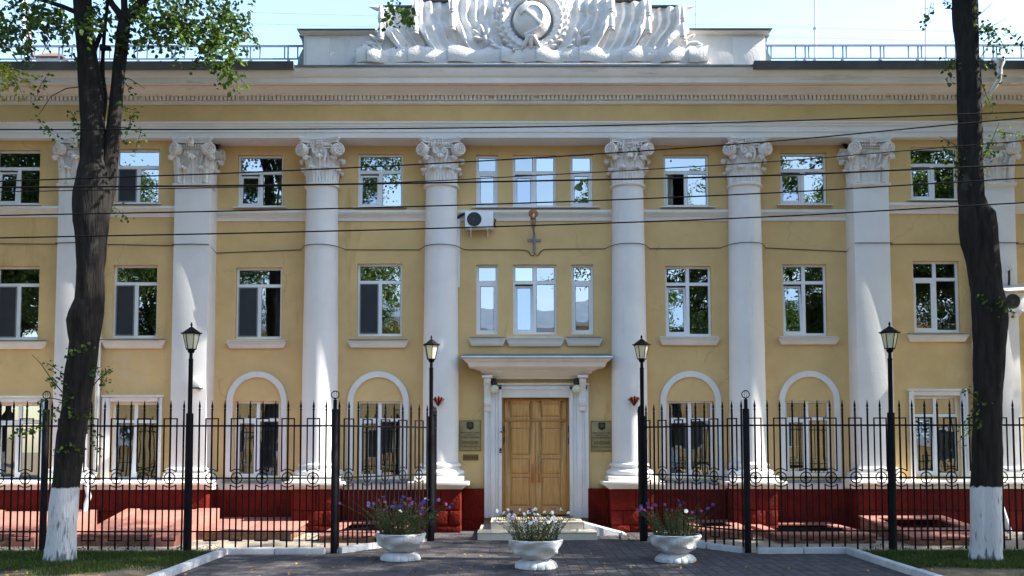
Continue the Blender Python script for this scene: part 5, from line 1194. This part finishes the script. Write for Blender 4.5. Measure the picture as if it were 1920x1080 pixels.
# ------------------------------------------------------------------ planters and their flowers
def planter_mesh():
    parts = []
    def fn(r, z, a):
        w_ = 0
        if .17 < z < .50:
            t = (z - .17) / .33; ph = 3 * a + 5.5 * t + 1.2 * math.sin(2 * a + 1); s = math.sin(ph * 1.0 + 4 * math.sin(3.14 * t)); w_ = .042 * (abs(s) ** .6) * (1 if s > 0 else -.6) * math.sin(3.14 * min(1, t * 1.1)); 
            w_ += .016 * math.sin(6 * a - 7 * t)
        return r + w_, z
    pr = [(.20, .155), (.215, .165), (.24, .18), (.285, .205), (.33, .24), (.372, .285), (.41, .335), (.438, .385), (.46, .43), (.472, .465), (.478, .49), (.482, .505), (.478, .515), (.455, .518), (.44, .50), (.435, .46)]
    b = MB(); b.lathe(pr, 0, 0, 84, fn=fn); parts.append(('bowl', b.mesh('bowl', POT, 60)))
    def ff(r, z, a): k = abs(math.cos(a * 8)) ** .5; return r * (1 - .06 * (1 - k) * (z < .15)), z
    b = MB(); b.lathe([(.36, 0), (.385, .012), (.39, .045), (.37, .085), (.33, .12), (.27, .148), (.20, .158), (.15, .16)], 0, 0, 96, fn=ff); parts.append(('foot', b.mesh('foot', POT, 40)))
    b = MB(); b.grid(lambda u, v: ((.437 * v + .001) * math.cos(u * 6.2832), (.437 * v + .001) * math.sin(u * 6.2832), .475 + .02 * noise.noise((u * 7, v * 5, 0)) * (1 - v)), 30, 6); parts.append(('soil', b.mesh('soil', SOIL)))
    return parts
PM = planter_mesh()
def petal_mesh(name, m, r_):
    b = MB(); b.v.append((0, 0, -.012)); N = 15
    for k in range(N): a = 2 * math.pi * k / N; q = r_ * (1 + .10 * math.cos(5 * a)); b.v.append((q * .55 * math.cos(a), q * .55 * math.sin(a), .0))
    for k in range(N): a = 2 * math.pi * k / N; q = r_ * (1 + .12 * math.cos(5 * a)); b.v.append((q * math.cos(a), q * math.sin(a), .003 - .006 * math.cos(5 * a)))
    b.v.append((0, 0, -.05))
    for k in range(N):
        k2 = (k + 1) % N; b.f += [(0, 1 + k, 1 + k2), (1 + k, 1 + N + k, 1 + N + k2, 1 + k2)]
        b.f.append((2 * N + 1, 1 + k2, 1 + k))
    return b.mesh(name, m, 60, tints=[.5] * (3 * N))
BLO = {'w': petal_mesh('blossom', FW, .034), 'p': petal_mesh('blossom', FP, .034), 'm': petal_mesh('blossom', FM, .030)}
def leaf_fan(b, tn, p, d, ln, wd, up=None):
    """one leaf: a folded, pointed six-corner blade"""
    d = d.normalized(); s = d.cross(Vector((random.uniform(-1, 1), random.uniform(-1, 1), random.uniform(.2, 1)))).normalized(); n_ = s.cross(d); i = len(b.v)
    b.v += [tuple(p), tuple(p + d * ln * .35 + s * wd * .5 + n_ * wd * .12), tuple(p + d * ln * .72 + s * wd * .36 + n_ * wd * .1), tuple(p + d * ln), tuple(p + d * ln * .72 - s * wd * .36 + n_ * wd * .1), tuple(p + d * ln * .35 - s * wd * .5 + n_ * wd * .12)]
    b.f += [(i, i + 1, i + 2, i + 3), (i, i + 3, i + 4, i + 5)]; t = random.random(); tn += [t, t]
def petunia(x, y, label, nst, hgt, spread, flowers, seed, nleaf):
    random.seed(seed); P = thing('petunia_plant', label, 'plant', (x, y, .48), 'petunias in the planters')
    st = MB(); lf = MB(); tn = []; tips = []
    for k in range(nst):
        a = random.uniform(0, 6.283); r0 = .40 * math.sqrt(random.random()); p = Vector((x + r0 * math.cos(a), y + r0 * math.sin(a), .475)); o = Vector((math.cos(a), math.sin(a) * .8, 0)) * (r0 / .4) * spread * random.uniform(.3, 1.15)
        h = hgt * random.uniform(.45, 1.05); n = 7; path = [p + o * (t / n) ** 1.4 * h + ZA * h * (t / n) * (1 - .16 * (t / n) * (r0 / .4)) + Vector((random.uniform(-1, 1), random.uniform(-1, 1), 0)) * .012 for t in range(n + 1)]
        st.tube(path, [.0055 * (1 - .6 * t / n) for t in range(n + 1)], 4, cap=False); tips.append(path[-1])
        for j in range(nleaf):
            t = random.random() ** 1.25; q = path[min(int(t * n), n - 1)].lerp(path[min(int(t * n) + 1, n)], (t * n) % 1)
            leaf_fan(lf, tn, q, Vector((random.uniform(-1, 1), random.uniform(-1, 1), random.uniform(-.2, .8))), random.uniform(.03, .065), random.uniform(.012, .026))
        if random.random() < .4: tips.append(path[-2] + Vector((random.uniform(-.05, .05), random.uniform(-.05, .05), 0)))
    s = st.build('stems', STEM, P, smooth=60); tag(s, kind='stuff'); l_ = lf.build('leaves', PLEAF, P, smooth=0, tints=tn); tag(l_, kind='stuff')
    random.shuffle(tips); tips.sort(key=lambda q: -q.z + random.uniform(0, .35))
    for k, c in enumerate(flowers):
        if k >= len(tips): q = random.choice(tips) + Vector((random.uniform(-.09, .09), random.uniform(-.09, .05), random.uniform(-.18, .0)))
        else: q = tips[k]
        d = Vector((random.uniform(-.7, .7), random.uniform(-1, -.1), random.uniform(.0, .8))).normalized(); link('blossom', BLO[c], P, q, d.to_track_quat('Z', 'Y').to_euler(), (random.uniform(.8, 1.15),) * 3)
    return P
random.seed(11)
for (px, py, yy, rot, lab) in ((751, 1046, -6.45, 40, 'shell-patterned concrete planter next to the gate, holding dense purple petunias'), (1005, 1062, -7.65, 170, 'shell-patterned concrete planter before the steps, holding white petunias'), (1266, 1050, -6.75, 265, 'shell-patterned concrete planter holding sparse purple stems')):
    x = XX(px, yy, 1010); P = thing('planter', lab, 'planter', (x, yy, 0), 'whitewashed concrete planters'); P.rotation_euler = (0, 0, R(rot))
    for nm, me in PM: o = bpy.data.objects.new(nm, me); COL.objects.link(o); o.parent = P
xA_, xB_, xC_ = XX(751, -6.45, 1010), XX(1005, -7.65, 1010), XX(1266, -6.75, 1010)
petunia(xA_, -6.45, 'dense petunias with purple and pink blossoms in the planter next to the gate', 120, .74, 1.15, 'ppmpmppmmpppmpmwpmppmpmppmpmpppmpmppwmpm', 3, 26)
petunia(xB_, -7.65, 'white petunias with dry lower stems in the planter before the steps', 95, .62, .85, 'ppmpwwwwwwwwwwwwwwwwwwwwwwwwwwwwwwwwmwwwwwwww', 5, 17)
petunia(xC_, -6.75, 'thin upright petunias with few purple blossoms in the planter before the angled fence', 95, .66, .75, 'ppmpmpmppmwpmpmpmpmmpm', 9, 15)

# ------------------------------------------------------------------ trees
random.seed(21)
def allowed(p, zones):
    q = PIX(p)
    if q is None or p[1] < CAM_Y + .3: return True
    x, y = q
    if x < -30 or x > 1950 or y < -25 or y > 1100: return True
    for (cx, cy, rx, ry) in zones:
        if ((x - cx) / rx) ** 2 + ((y - cy) / ry) ** 2 < 1: return True
    return False
def leaf_at(b, tn, p, size, zones=None, hang=.6):
    if zones is not None and not allowed(p, zones): return
    d = Vector((random.uniform(-1, 1), random.uniform(-1, 1), random.uniform(-1.4, .5) * hang - .1)).normalized(); s = d.cross(Vector((random.uniform(-1, 1), random.uniform(-1, 1), random.uniform(-1, 1)))).normalized(); n_ = s.cross(d); i = len(b.v); L = size * random.uniform(.75, 1.2); w_ = L * .86
    b.v += [tuple(p), tuple(p + d * L * .18 + s * w_ * .42 + n_ * w_ * .08), tuple(p + d * L * .55 + s * w_ * .40 + n_ * w_ * .12), tuple(p + d * L), tuple(p + d * L * .55 - s * w_ * .40 + n_ * w_ * .12), tuple(p + d * L * .18 - s * w_ * .42 + n_ * w_ * .08)]
    b.f += [(i, i + 1, i + 2, i + 3), (i, i + 3, i + 4, i + 5)]; t = random.random(); tn += [t, t]
def branch_path(p, d, L, n=6, wob=.18, lift=.0):
    out = [Vector(p)]; d = d.normalized()
    for k in range(n):
        d = (d + Vector((random.uniform(-1, 1), random.uniform(-1, 1), random.uniform(-1, 1))) * wob + ZA * lift).normalized(); out.append(out[-1] + d * L / n)
    return out
def crown(tree, starts, zones, dens=1.0, size=.085, name='crown', spread=4.6, top=18, limbm=None):
    """limbs, boughs and twigs from the given starts; leaves in clumps along the twigs"""
    w_ = MB(); lf = MB(); tn = []
    def ok(path): return all(allowed(q, zones) for q in path)
    for (p, d, r_, L) in starts:
        main = branch_path(p, d, L, 9, .10, .03)
        w_.tube(main, [r_ * (1 - .085 * k) for k in range(10)], 9, cap=False)
        for k in range(2, 10):
            for j in range(3):
                a = random.uniform(0, 6.283); dd = Vector((math.cos(a), math.sin(a), random.uniform(-.25, .75))); Lb = spread * random.uniform(.55, 1.0) * (1 - .05 * k)
                bo = branch_path(main[k], dd, Lb, 7, .16, -.02); 
                if ok(bo): w_.tube(bo, [r_ * .34 * (1 - .12 * t) for t in range(8)], 5, cap=False)
                for t in range(2, 8):
                    for e in range(2):
                        tw = branch_path(bo[t], Vector((random.uniform(-1, 1), random.uniform(-1, 1), random.uniform(-.7, .45))), random.uniform(.7, 1.5), 5, .25, -.06)
                        if ok(tw): w_.tube(tw, [.014, .012, .01, .008, .006, .004], 3, cap=False)
                        for q in tw[1:]:
                            for _ in range(int(9 * dens)):
                                leaf_at(lf, tn, q + Vector((random.gauss(0, .16), random.gauss(0, .16), random.gauss(-.05, .14))), size, zones)
    o1 = w_.build('limbs', BARK, tree, smooth=60); o2 = lf.build(name, LEAF, tree, smooth=0, tints=tn); tag(o2, kind='stuff'); return o1, o2, lf, tn
def stem_from_px(rows, Y, name, tree, seg=40, groove=None, rough=.08, ysq=.95, dy=0):
    """a trunk through rows of (py, left px, right px)"""
    path = []; rad = []
    rows = sorted(rows, key=lambda r: -r[0]); full = []
    for (a, c) in zip(rows[:-1], rows[1:]):
        n = max(1, int(abs(a[0] - c[0]) / 5))
        for k in range(n): t = k / n; full.append(tuple(a[i] * (1 - t) + c[i] * t for i in range(3)))
    full.append(rows[-1])
    for py, l, r_ in full:
        x0, z = W(l, py, Y); x1, _ = W(r_, py, Y); path.append((x0 + x1) / 2); rad.append(((x1 - x0) / 2, z))
    b = MB(); n = len(path)
    for k in range(n):
        for i in range(seg):
            a = 2 * math.pi * i / seg; r_, z = rad[k]
            q = 1 + rough * noise.noise((math.cos(a) * 1.6, math.sin(a) * 1.6 + Y, z * 1.5)) + rough * .7 * noise.noise((math.cos(a) * 5, math.sin(a) * 5, z * 2.2)) - .07 * abs(noise.noise((math.cos(a) * 7 + 3, math.sin(a) * 7, z * 1.1))) * (z > .3) + .02 * noise.noise((math.cos(a) * 14, math.sin(a) * 14, z * 5))
            if groove: q *= 1 - groove * max(0, math.cos(a - R(250))) ** 8
            b.v.append((path[k] + math.cos(a) * r_ * q, Y + dy + math.sin(a) * r_ * ysq * q, z))
    for k in range(n - 1):
        for i in range(seg): i2 = (i + 1) % seg; b.f.append((k * seg + i, k * seg + i2, (k + 1) * seg + i2, (k + 1) * seg + i))
    b.f.append(tuple(range(seg))); b.f.append(tuple((n - 1) * seg + i for i in reversed(range(seg))))
    return b.build(name, BARK, tree, smooth=70)
TY = -7.0
def at(px, py, Y=TY): x, z = W(px, py, Y); return Vector((x, Y, z))
T1 = thing('linden_tree', 'forked linden tree with a whitewashed foot, two dark stems and leafy sprouts', 'tree', (at(112, 1060).x, TY, 0))
stem_from_px([(1066, 74, 150), (1058, 82, 143), (1040, 85, 141), (1000, 89, 141), (915, 98, 148), (850, 104, 155), (760, 117, 169), (700, 122, 177), (640, 131, 185), (615, 127, 188), (600, 125, 190), (585, 130, 193), (560, 142, 196), (500, 146, 196), (440, 142, 202), (415, 139, 203), (400, 140, 205), (360, 141, 208), (320, 146, 204), (300, 151, 197), (230, 153, 196), (150, 148, 191), (100, 146, 181), (60, 142, 176), (0, 138, 172), (-60, 140, 170)], TY, 'trunk', T1)
stem_from_px([(440, 165, 203), (400, 172, 206), (345, 184, 218), (300, 190, 222), (230, 202, 227), (150, 210, 233), (60, 219, 244), (35, 224, 246)], TY + .12, 'stem', T1, 30)
stem_from_px([(250, 170, 194), (180, 184, 202), (140, 187, 197), (110, 190, 197), (60, 193, 200), (0, 200, 206), (-60, 204, 209)], TY + .25, 'stem', T1, 20)
for pts, r0, r1 in ((((234, 42), (226, 26), (212, 8), (196, -20)), .085, .05), (((234, 38), (234, 15), (232, -30)), .07, .06), (((238, 36), (252, 22), (266, 6), (284, -30)), .12, .09), (((152, 26), (120, 12), (90, 2), (66, -4)), .05, .035), (((112, 16), (112, 42), (108, 62), (92, 76), (80, 100)), .014, .006), (((40, -2), (28, 10), (15, 18)), .02, .01),
                    (((190, 88), (206, 90), (208, 94)), .07, .03), (((170, 110), (190, 62)), .06, .04)):
    b = MB(); P = [at(a, c, TY + .1) for a, c in pts]; n = len(P); b.tube(P, [r0 + (r1 - r0) * k / (n - 1) for k in range(n)], 9); b.build('bough', BARK, T1, smooth=60)
# what hangs into the picture from this tree
Z1 = [(60, 0, 95, 52), (30, 55, 42, 40), (108, 30, 50, 42), (115, 55, 30, 24), (185, 30, 30, 45), (300, 5, 110, 48), (265, 58, 45, 28), (300, 60, 60, 22), (395, 20, 90, 60), (405, 80, 48, 48), (415, 112, 24, 34), (450, 62, 30, 36), (350, 50, 50, 30), (735, 8, 62, 32), (742, -4, 90, 22)]
starts = [(at(155, -55), Vector((-.25, .1, 1)), .16, 6.2), (at(196, -18), Vector((-.5, -.5, .9)), .09, 4.6), (at(232, -28), Vector((.1, .3, 1)), .12, 6.0), (at(284, -28), Vector((.75, -.1, .8)), .15, 6.0), (at(207, -55, TY + .25), Vector((0, .6, .9)), .08, 4.6)]
_, _, CR_LEAF, CR_T = crown(T1, starts, Z1, .8, .10)
def clump(tree, zones, n, size, Y=TY, m=LEAF, name='leaf_spray', depth=.7):
    lf = MB(); tn = []; tw = MB()
    for (cx, cy, rx, ry, k) in zones:
        for s in range(max(1, int(k * n / 22))):
            a = random.uniform(0, 6.283); q = math.sqrt(random.random()); base = at(cx + rx * q * math.cos(a), cy + ry * q * math.sin(a), Y + random.uniform(-depth, depth))
            d = Vector((random.uniform(-1, 1), random.uniform(-.6, .6), random.uniform(-1, .1))); path = branch_path(base, d, random.uniform(.3, .6), 4, .2, -.08); tw.tube(path, [.008, .007, .006, .004, .003], 3, cap=False)
            for q_ in path:
                for _ in range(5): leaf_at(lf, tn, q_ + Vector((random.gauss(0, .05), random.gauss(0, .07), random.gauss(-.02, .05))), size)
    o = lf.build(name, m, tree, smooth=0, tints=tn); tag(o, kind='stuff'); o2 = tw.build('twigs', BARK, tree, smooth=0); tag(o2, kind='stuff')
clump(T1, [(60, 22, 62, 28, 1.1), (30, 55, 30, 26, .45), (108, 35, 34, 22, .5), (60, 70, 30, 14, .2), (185, 25, 22, 30, .5), (295, 20, 60, 30, 1.1), (270, 62, 26, 16, .35), (315, 62, 30, 16, .35), (380, 30, 50, 40, 1.2), (430, 40, 44, 40, 1.1), (405, 90, 28, 30, .7), (412, 120, 14, 20, .22), (350, 60, 26, 22, .4), (740, 4, 34, 14, .3), (762, 26, 16, 14, .16)], 330, .10, depth=1.1)
clump(T1, [(124, 95, 20, 10, .10), (110, 150, 26, 14, .24), (152, 110, 22, 20, .22), (182, 132, 18, 16, .2), (240, 148, 32, 18, .24), (246, 190, 20, 22, .22), (140, 190, 22, 22, .18), (72, 215, 30, 10, .20), (246, 245, 26, 14, .16), (222, 385, 18, 8, .05), (240, 208, 16, 16, .1), (170, 240, 22, 12, .08)], 130, .075, depth=.25)
clump(T1, [(155, 640, 14, 18, .10), (162, 690, 20, 22, .16), (150, 740, 26, 18, .14), (158, 775, 24, 16, .08), (100, 700, 14, 14, .07), (82, 672, 20, 12, .07), (92, 745, 26, 14, .18), (112, 728, 18, 16, .12), (70, 795, 22, 8, .06), (70, 805, 20, 8, .06), (200, 688, 18, 12, .08), (168, 815, 16, 14, .06), (100, 835, 12, 10, .04)], 120, .07, TY - .28, depth=.1)
for pts in (((126, 745), (98, 712), (76, 680), (60, 664)), ((125, 752), (96, 745), (70, 752)), ((172, 725), (190, 705), (212, 690)), ((166, 160), (125, 165), (96, 180), (80, 205), (72, 215)), ((215, 140), (245, 148), (272, 165)), ((205, 235), (240, 240), (272, 250))):
    b = MB(); P = [at(a, c, TY - .15) for a, c in pts]; b.tube(P, [.012 - .008 * k / (len(P) - 1) for k in range(len(P))], 5); b.build('twig', BARK, T1)

T2 = thing('linden_tree', 'tall straight linden with a whitewashed foot and bare dark trunk', 'tree', (at(1849, 1055).x, TY, 0))
stem_from_px([(1061, 1812, 1886), (1054, 1818, 1879), (1035, 1820, 1877), (915, 1821, 1876), (850, 1823, 1878), (760, 1826, 1877), (700, 1827, 1881), (640, 1826, 1885), (600, 1824, 1888), (580, 1823, 1887), (560, 1823, 1884), (540, 1822, 1878), (500, 1814, 1875), (460, 1804, 1871), (430, 1801, 1868), (400, 1800, 1863), (385, 1800, 1851), (370, 1799, 1846), (300, 1798, 1843), (200, 1797, 1841), (100, 1795, 1835), (50, 1789, 1834), (0, 1787, 1833), (-60, 1784, 1832)], TY, 'trunk', T2, 44, groove=.22)
starts = [(at(1797, -55), Vector((-.45, .2, 1)), .15, 8.4), (at(1824, -50), Vector((.3, -.2, 1)), .17, 9.0), (at(1812, -55), Vector((-.1, -.6, 1)), .12, 7.0)]
Z2 = [(1762, 8, 28, 26), (1800, -5, 60, 14), (1855, 8, 14, 22)]
crown(T2, starts, Z2, 1.0, .10, spread=5.2)
clump(T2, [(1765, 8, 22, 16, .3), (1745, 10, 10, 8, .05), (1842, 20, 14, 14, .12), (1848, 45, 12, 10, .08), (1838, 60, 8, 26, .10), (1855, 62, 12, 12, .06), (1838, 100, 8, 16, .10), (1846, 92, 8, 8, .04), (1862, 55, 14, 10, .03), (1886, 52, 7, 5, .02), (1776, 115, 12, 8, .05), (1786, 110, 8, 8, .04), (1768, 262, 20, 12, .14), (1785, 278, 16, 12, .08), (1802, 282, 8, 14, .05), (1846, 285, 14, 8, .06), (1862, 268, 12, 10, .05), (1872, 240, 10, 10, .04), (1812, 300, 6, 20, .04), (1848, 168, 10, 12, .06)], 110, .075, TY - .1, depth=.2)
clump(T2, [(1832, 550, 8, 8, .03), (1862, 560, 18, 8, .1), (1892, 566, 10, 8, .05), (1812, 738, 14, 6, .06), (1820, 760, 8, 20, .06), (1832, 795, 6, 8, .03)], 90, .07, TY - .30, depth=.06)
for pts in (((1815, 285), (1790, 272), (1762, 256)), ((1842, 300), (1860, 265), (1874, 232)), ((1834, 70), (1860, 50), (1888, 36)), ((1835, 30), (1848, 20), (1862, 5)), ((1838, 562), (1870, 560), (1896, 568)), ((1832, 120), (1855, 85), (1872, 62))):
    b = MB(); P = [at(a, c, TY - .2) for a, c in pts]; b.tube(P, [.010 - .006 * k / (len(P) - 1) for k in range(len(P))], 5); b.build('twig', BARK, T2)

# the rest of the avenue: the row goes on past both edges, and another row stands behind the camera
random.seed(33)
def plain_tree(x, y, label, zones=None, h0=5.5, dens=.8, group='lindens of the avenue', spread=4.6, lean=.0):
    T = thing('linden_tree', label, 'tree', (x, y, 0), group)
    b = MB(); pts = [Vector((x + .12 * noise.noise((k * .5, x, 0)), y + .12 * noise.noise((k * .5, y, 9)), k * h0 / 12)) for k in range(13)]; b.tube(pts, [.36 - .013 * k for k in range(13)], 16, cap=True); b.build('trunk', BARK, T, smooth=70)
    top = pts[-1]; st = []
    for k in range(4): a = 1.57 * k + random.uniform(-.4, .4); st.append((top, Vector((math.cos(a) * .5, math.sin(a) * .5, 1)), .16, 9.5))
    crown(T, st, zones, dens, .11, spread=spread); return T
ZL = [(8, 132, 28, 20)]
TA = plain_tree(15.6, -7.3, 'linden beyond the straight tree, outside the picture', [], 5.5, 1.35)
def copy_tree(src, x, y, rz, label, s=1.0):
    o = src.copy(); COL.objects.link(o); o.location = (x, y, 0); o.rotation_euler = (0, 0, rz); o.scale = (s, s, s); o['label'] = label
    for c in src.children: d = c.copy(); COL.objects.link(d); d.parent = o
    return o
copy_tree(TA, 22.4, -7.0, R(140), 'farther linden of the row past the straight tree')
copy_tree(TA, -27.5, -7.2, R(70), 'linden of the row far past the forked tree')
TL = plain_tree(-17.0, -6.8, 'linden past the forked tree, a bright yellow-green spray reaching into the picture', [], 5.5, 1.0)
clump(TL, [(4, 128, 16, 12, .5), (16, 138, 14, 10, .35), (24, 148, 10, 8, .18), (2, 116, 10, 8, .1)], 190, .075, TY - .3, LEAFY, depth=.3)
b = MB(); P = [Vector((-13.5, -7.2, 9.9)), at(-40, 95, TY - .3), at(-5, 122, TY - .3), at(28, 146, TY - .3)]; b.tube(P, [.05, .03, .015, .006], 6); b.build('bough', BARK, TL)
for k, (x, y) in enumerate(((-11, -32), (-20, -31.5), (10, -32.5), (19, -31.5), (-30, -32), (29.5, -32))): copy_tree(TA, x, y, R(55 * k + 20), ('linden across the street behind the viewpoint, number %s from the middle' % ['one', 'two', 'one', 'two', 'three', 'three'][k]) + (' on the forked-tree side' if x < 0 else ' on the straight-tree side'), 1.12 + .05 * (k % 3))

# ochre house across the street: seen in the panes
OB = thing('facing_house', 'ochre two-storey house with a white cornice across the street', 'building', (0, -46, 0))
b = MB(); b.box(-34, 34, -56, -46, 0, 10.4); b.build('wall', OCHRE, OB, smooth=0)
b = MB(); b.box(-34.4, 34.4, -46.6, -45.6, 10.41, 11.1); b.build('cornice', WHITE, OB, smooth=0)
b = MB(); b.prism_x([(-45.8, 11.11), (-51, 13.4), (-56.2, 11.11)], -34.4, 34.4); b.build('roof', TIN, OB, smooth=0)
for k in range(18):
    for z in (1.3, 6.0):
        x = -32 + 3.75 * k; b = MB(); b.box(x - .75, x + .75, -45.98, -45.9, z, z + 2.2); f = b.build('window', UPVC, OB, smooth=0); b = MB(); b.v = [(x + .65, -45.88, z + .1), (x - .65, -45.88, z + .1), (x - .65, -45.88, z + 2.1), (x + .65, -45.88, z + 2.1)]; b.f = [(0, 1, 2, 3)]; b.build('pane', DARK, f, smooth=0)

# ------------------------------------------------------------------ overhead wires
def wire(pts, th, label, Y=-12.5):
    # smooth through the sighted points, straight on beyond the picture
    w3 = [(*W(x, y, Y),) for x, y in pts]; a, c = w3[0], w3[1]; e, f = w3[-2], w3[-1]
    ext0 = (a[0] - 14, a[1] - (c[1] - a[1]) / (c[0] - a[0]) * 14); ext1 = (f[0] + 14, f[1] + (f[1] - e[1]) / (f[0] - e[0]) * 14); w3 = [ext0] + w3 + [ext1]
    P = []
    for i in range(len(w3) - 1):
        p0, p1, p2, p3 = w3[max(i - 1, 0)], w3[i], w3[i + 1], w3[min(i + 2, len(w3) - 1)]
        for k in range(8):
            t = k / 8; q = [.5 * ((2 * p1[j]) + (-p0[j] + p2[j]) * t + (2 * p0[j] - 5 * p1[j] + 4 * p2[j] - p3[j]) * t * t + (-p0[j] + 3 * p1[j] - 3 * p2[j] + p3[j]) * t ** 3) for j in (0, 1)]; P.append((q[0], Y, q[1]))
    P.append((w3[-1][0], Y, w3[-1][1])); b = MB(); b.tube(P, th, 6); o = b.build('overhead_wire', RUBBER, None); tag(o, label, 'wire', 'overhead wires')
wire([(0, 242), (480, 242), (960, 238.5), (1440, 228), (1920, 211)], .0092, 'topmost black wire, passing in front of the white architrave')
wire([(0, 339), (480, 322), (960, 298.5), (1440, 266), (1920, 222)], .0092, 'steep black wire rising across the column capitals', -12.2)
wire([(0, 350.5), (480, 347), (960, 340), (1440, 329.5), (1920, 310)], .0112, 'thick black wire just under the round capitals, close above the thin one', -12.9)
wire([(0, 359), (480, 349.5), (760, 341), (960, 331.5), (1440, 304), (1920, 265)], .0065, 'thinnest black wire, crossing the thick one near the column')
wire([(0, 403), (480, 394), (960, 381.5), (1440, 362.5), (1920, 335)], .0092, 'black wire passing over the sills of the third-floor windows', -12.3)
wire([(0, 445), (480, 436), (960, 424), (1440, 407), (1920, 381)], .0092, 'lowest black wire, passing over the air conditioner', -12.7)
for (a, c, lab) in (((-60, 8), (2000, 66), 'faint sky wire sloping down above the roof railing'), ((-60, 30), (2000, 84), 'faint sky wire just below the other one')):
    p, q = W(*a, 6.0), W(*c, 6.0); b = MB(); b.tube([(p[0], 6, p[1]), (q[0], 6, q[1])], .007, 5); o = b.build('sky_wire', RAILST, None); tag(o, lab, 'wire', 'thin wires above the roof')

# ------------------------------------------------------------------ grass, weeds, fallen leaves
random.seed(5)
def grass(x0, x1, y0, y1, n, label=None):
    b = MB(); tn = []
    for _ in range(n):
        x, y = random.uniform(x0, x1), random.uniform(y0, y1); g = noise.noise((x * .7, y * .9, 3)); edge = min(1, max(.0, (y + 8.6) / 1.3))
        if g + edge * 1.1 - .45 < random.uniform(-.25, .25): continue
        z = .06 * min(1, max(0, min(x - x0, x1 - x, y - y0, y1 - y) / .5)) * .7 - .01; h = random.uniform(.035, .105) * (1 + .5 * (random.random() < .05)); a = random.uniform(0, 6.283); l = Vector((math.cos(a), math.sin(a), 0)); s = Vector((-l.y, l.x, 0)) * random.uniform(.003, .006); i = len(b.v); p = Vector((x, y, z)); k = random.uniform(.1, .7)
        b.v += [tuple(p - s), tuple(p + s), tuple(p + s * .7 + l * h * k * .35 + ZA * h * .6), tuple(p - s * .7 + l * h * k * .35 + ZA * h * .6), tuple(p + l * h * k + ZA * h)]; b.f += [(i, i + 1, i + 2, i + 3), (i + 3, i + 2, i + 4)]; t = random.random(); tn += [t, t]
    o = b.build('grass', GRASSM, None, smooth=0, tints=tn); tag(o, kind='stuff')
grass(-13, KX0 - .12, -9.6, FY - .02, 85000); grass(KX1 + .12, 13, -9.6, FY - .02, 70000)
b = MB(); tn = []
for (x, y, k) in [(random.uniform(-12, -5.6), FY + random.uniform(-.1, .25), 14) for _ in range(26)] + [(random.uniform(6.6, 12), FY + random.uniform(-.1, .25), 14) for _ in range(22)] + [(5.2, -2.9, 12), (-6.2, -4.9, 12)]:
    for _ in range(k): leaf_fan(b, tn, Vector((x + random.gauss(0, .08), y + random.gauss(0, .05), random.uniform(0, .12))), Vector((random.uniform(-1, 1), random.uniform(-1, 1), random.uniform(0, 1))), random.uniform(.03, .06), random.uniform(.012, .025))
o = b.build('weeds', GRASSM, None, smooth=0, tints=tn); tag(o, kind='stuff')
b = MB(); tn = []
for _ in range(230):
    x, y = random.choice(((random.uniform(-12, 12), random.uniform(-9.3, -5.4)), (random.uniform(-11, -6), random.uniform(-9.2, -7.4)))); z = .012 if KX0 < x < KX1 else .05
    leaf_fan(b, tn, Vector((x, y, z)), Vector((random.uniform(-1, 1), random.uniform(-1, 1), random.uniform(-.05, .25))), random.uniform(.04, .075), random.uniform(.03, .05))
o = b.build('fallen_leaves', DRYLEAF, None, smooth=0, tints=tn); tag(o, kind='stuff')
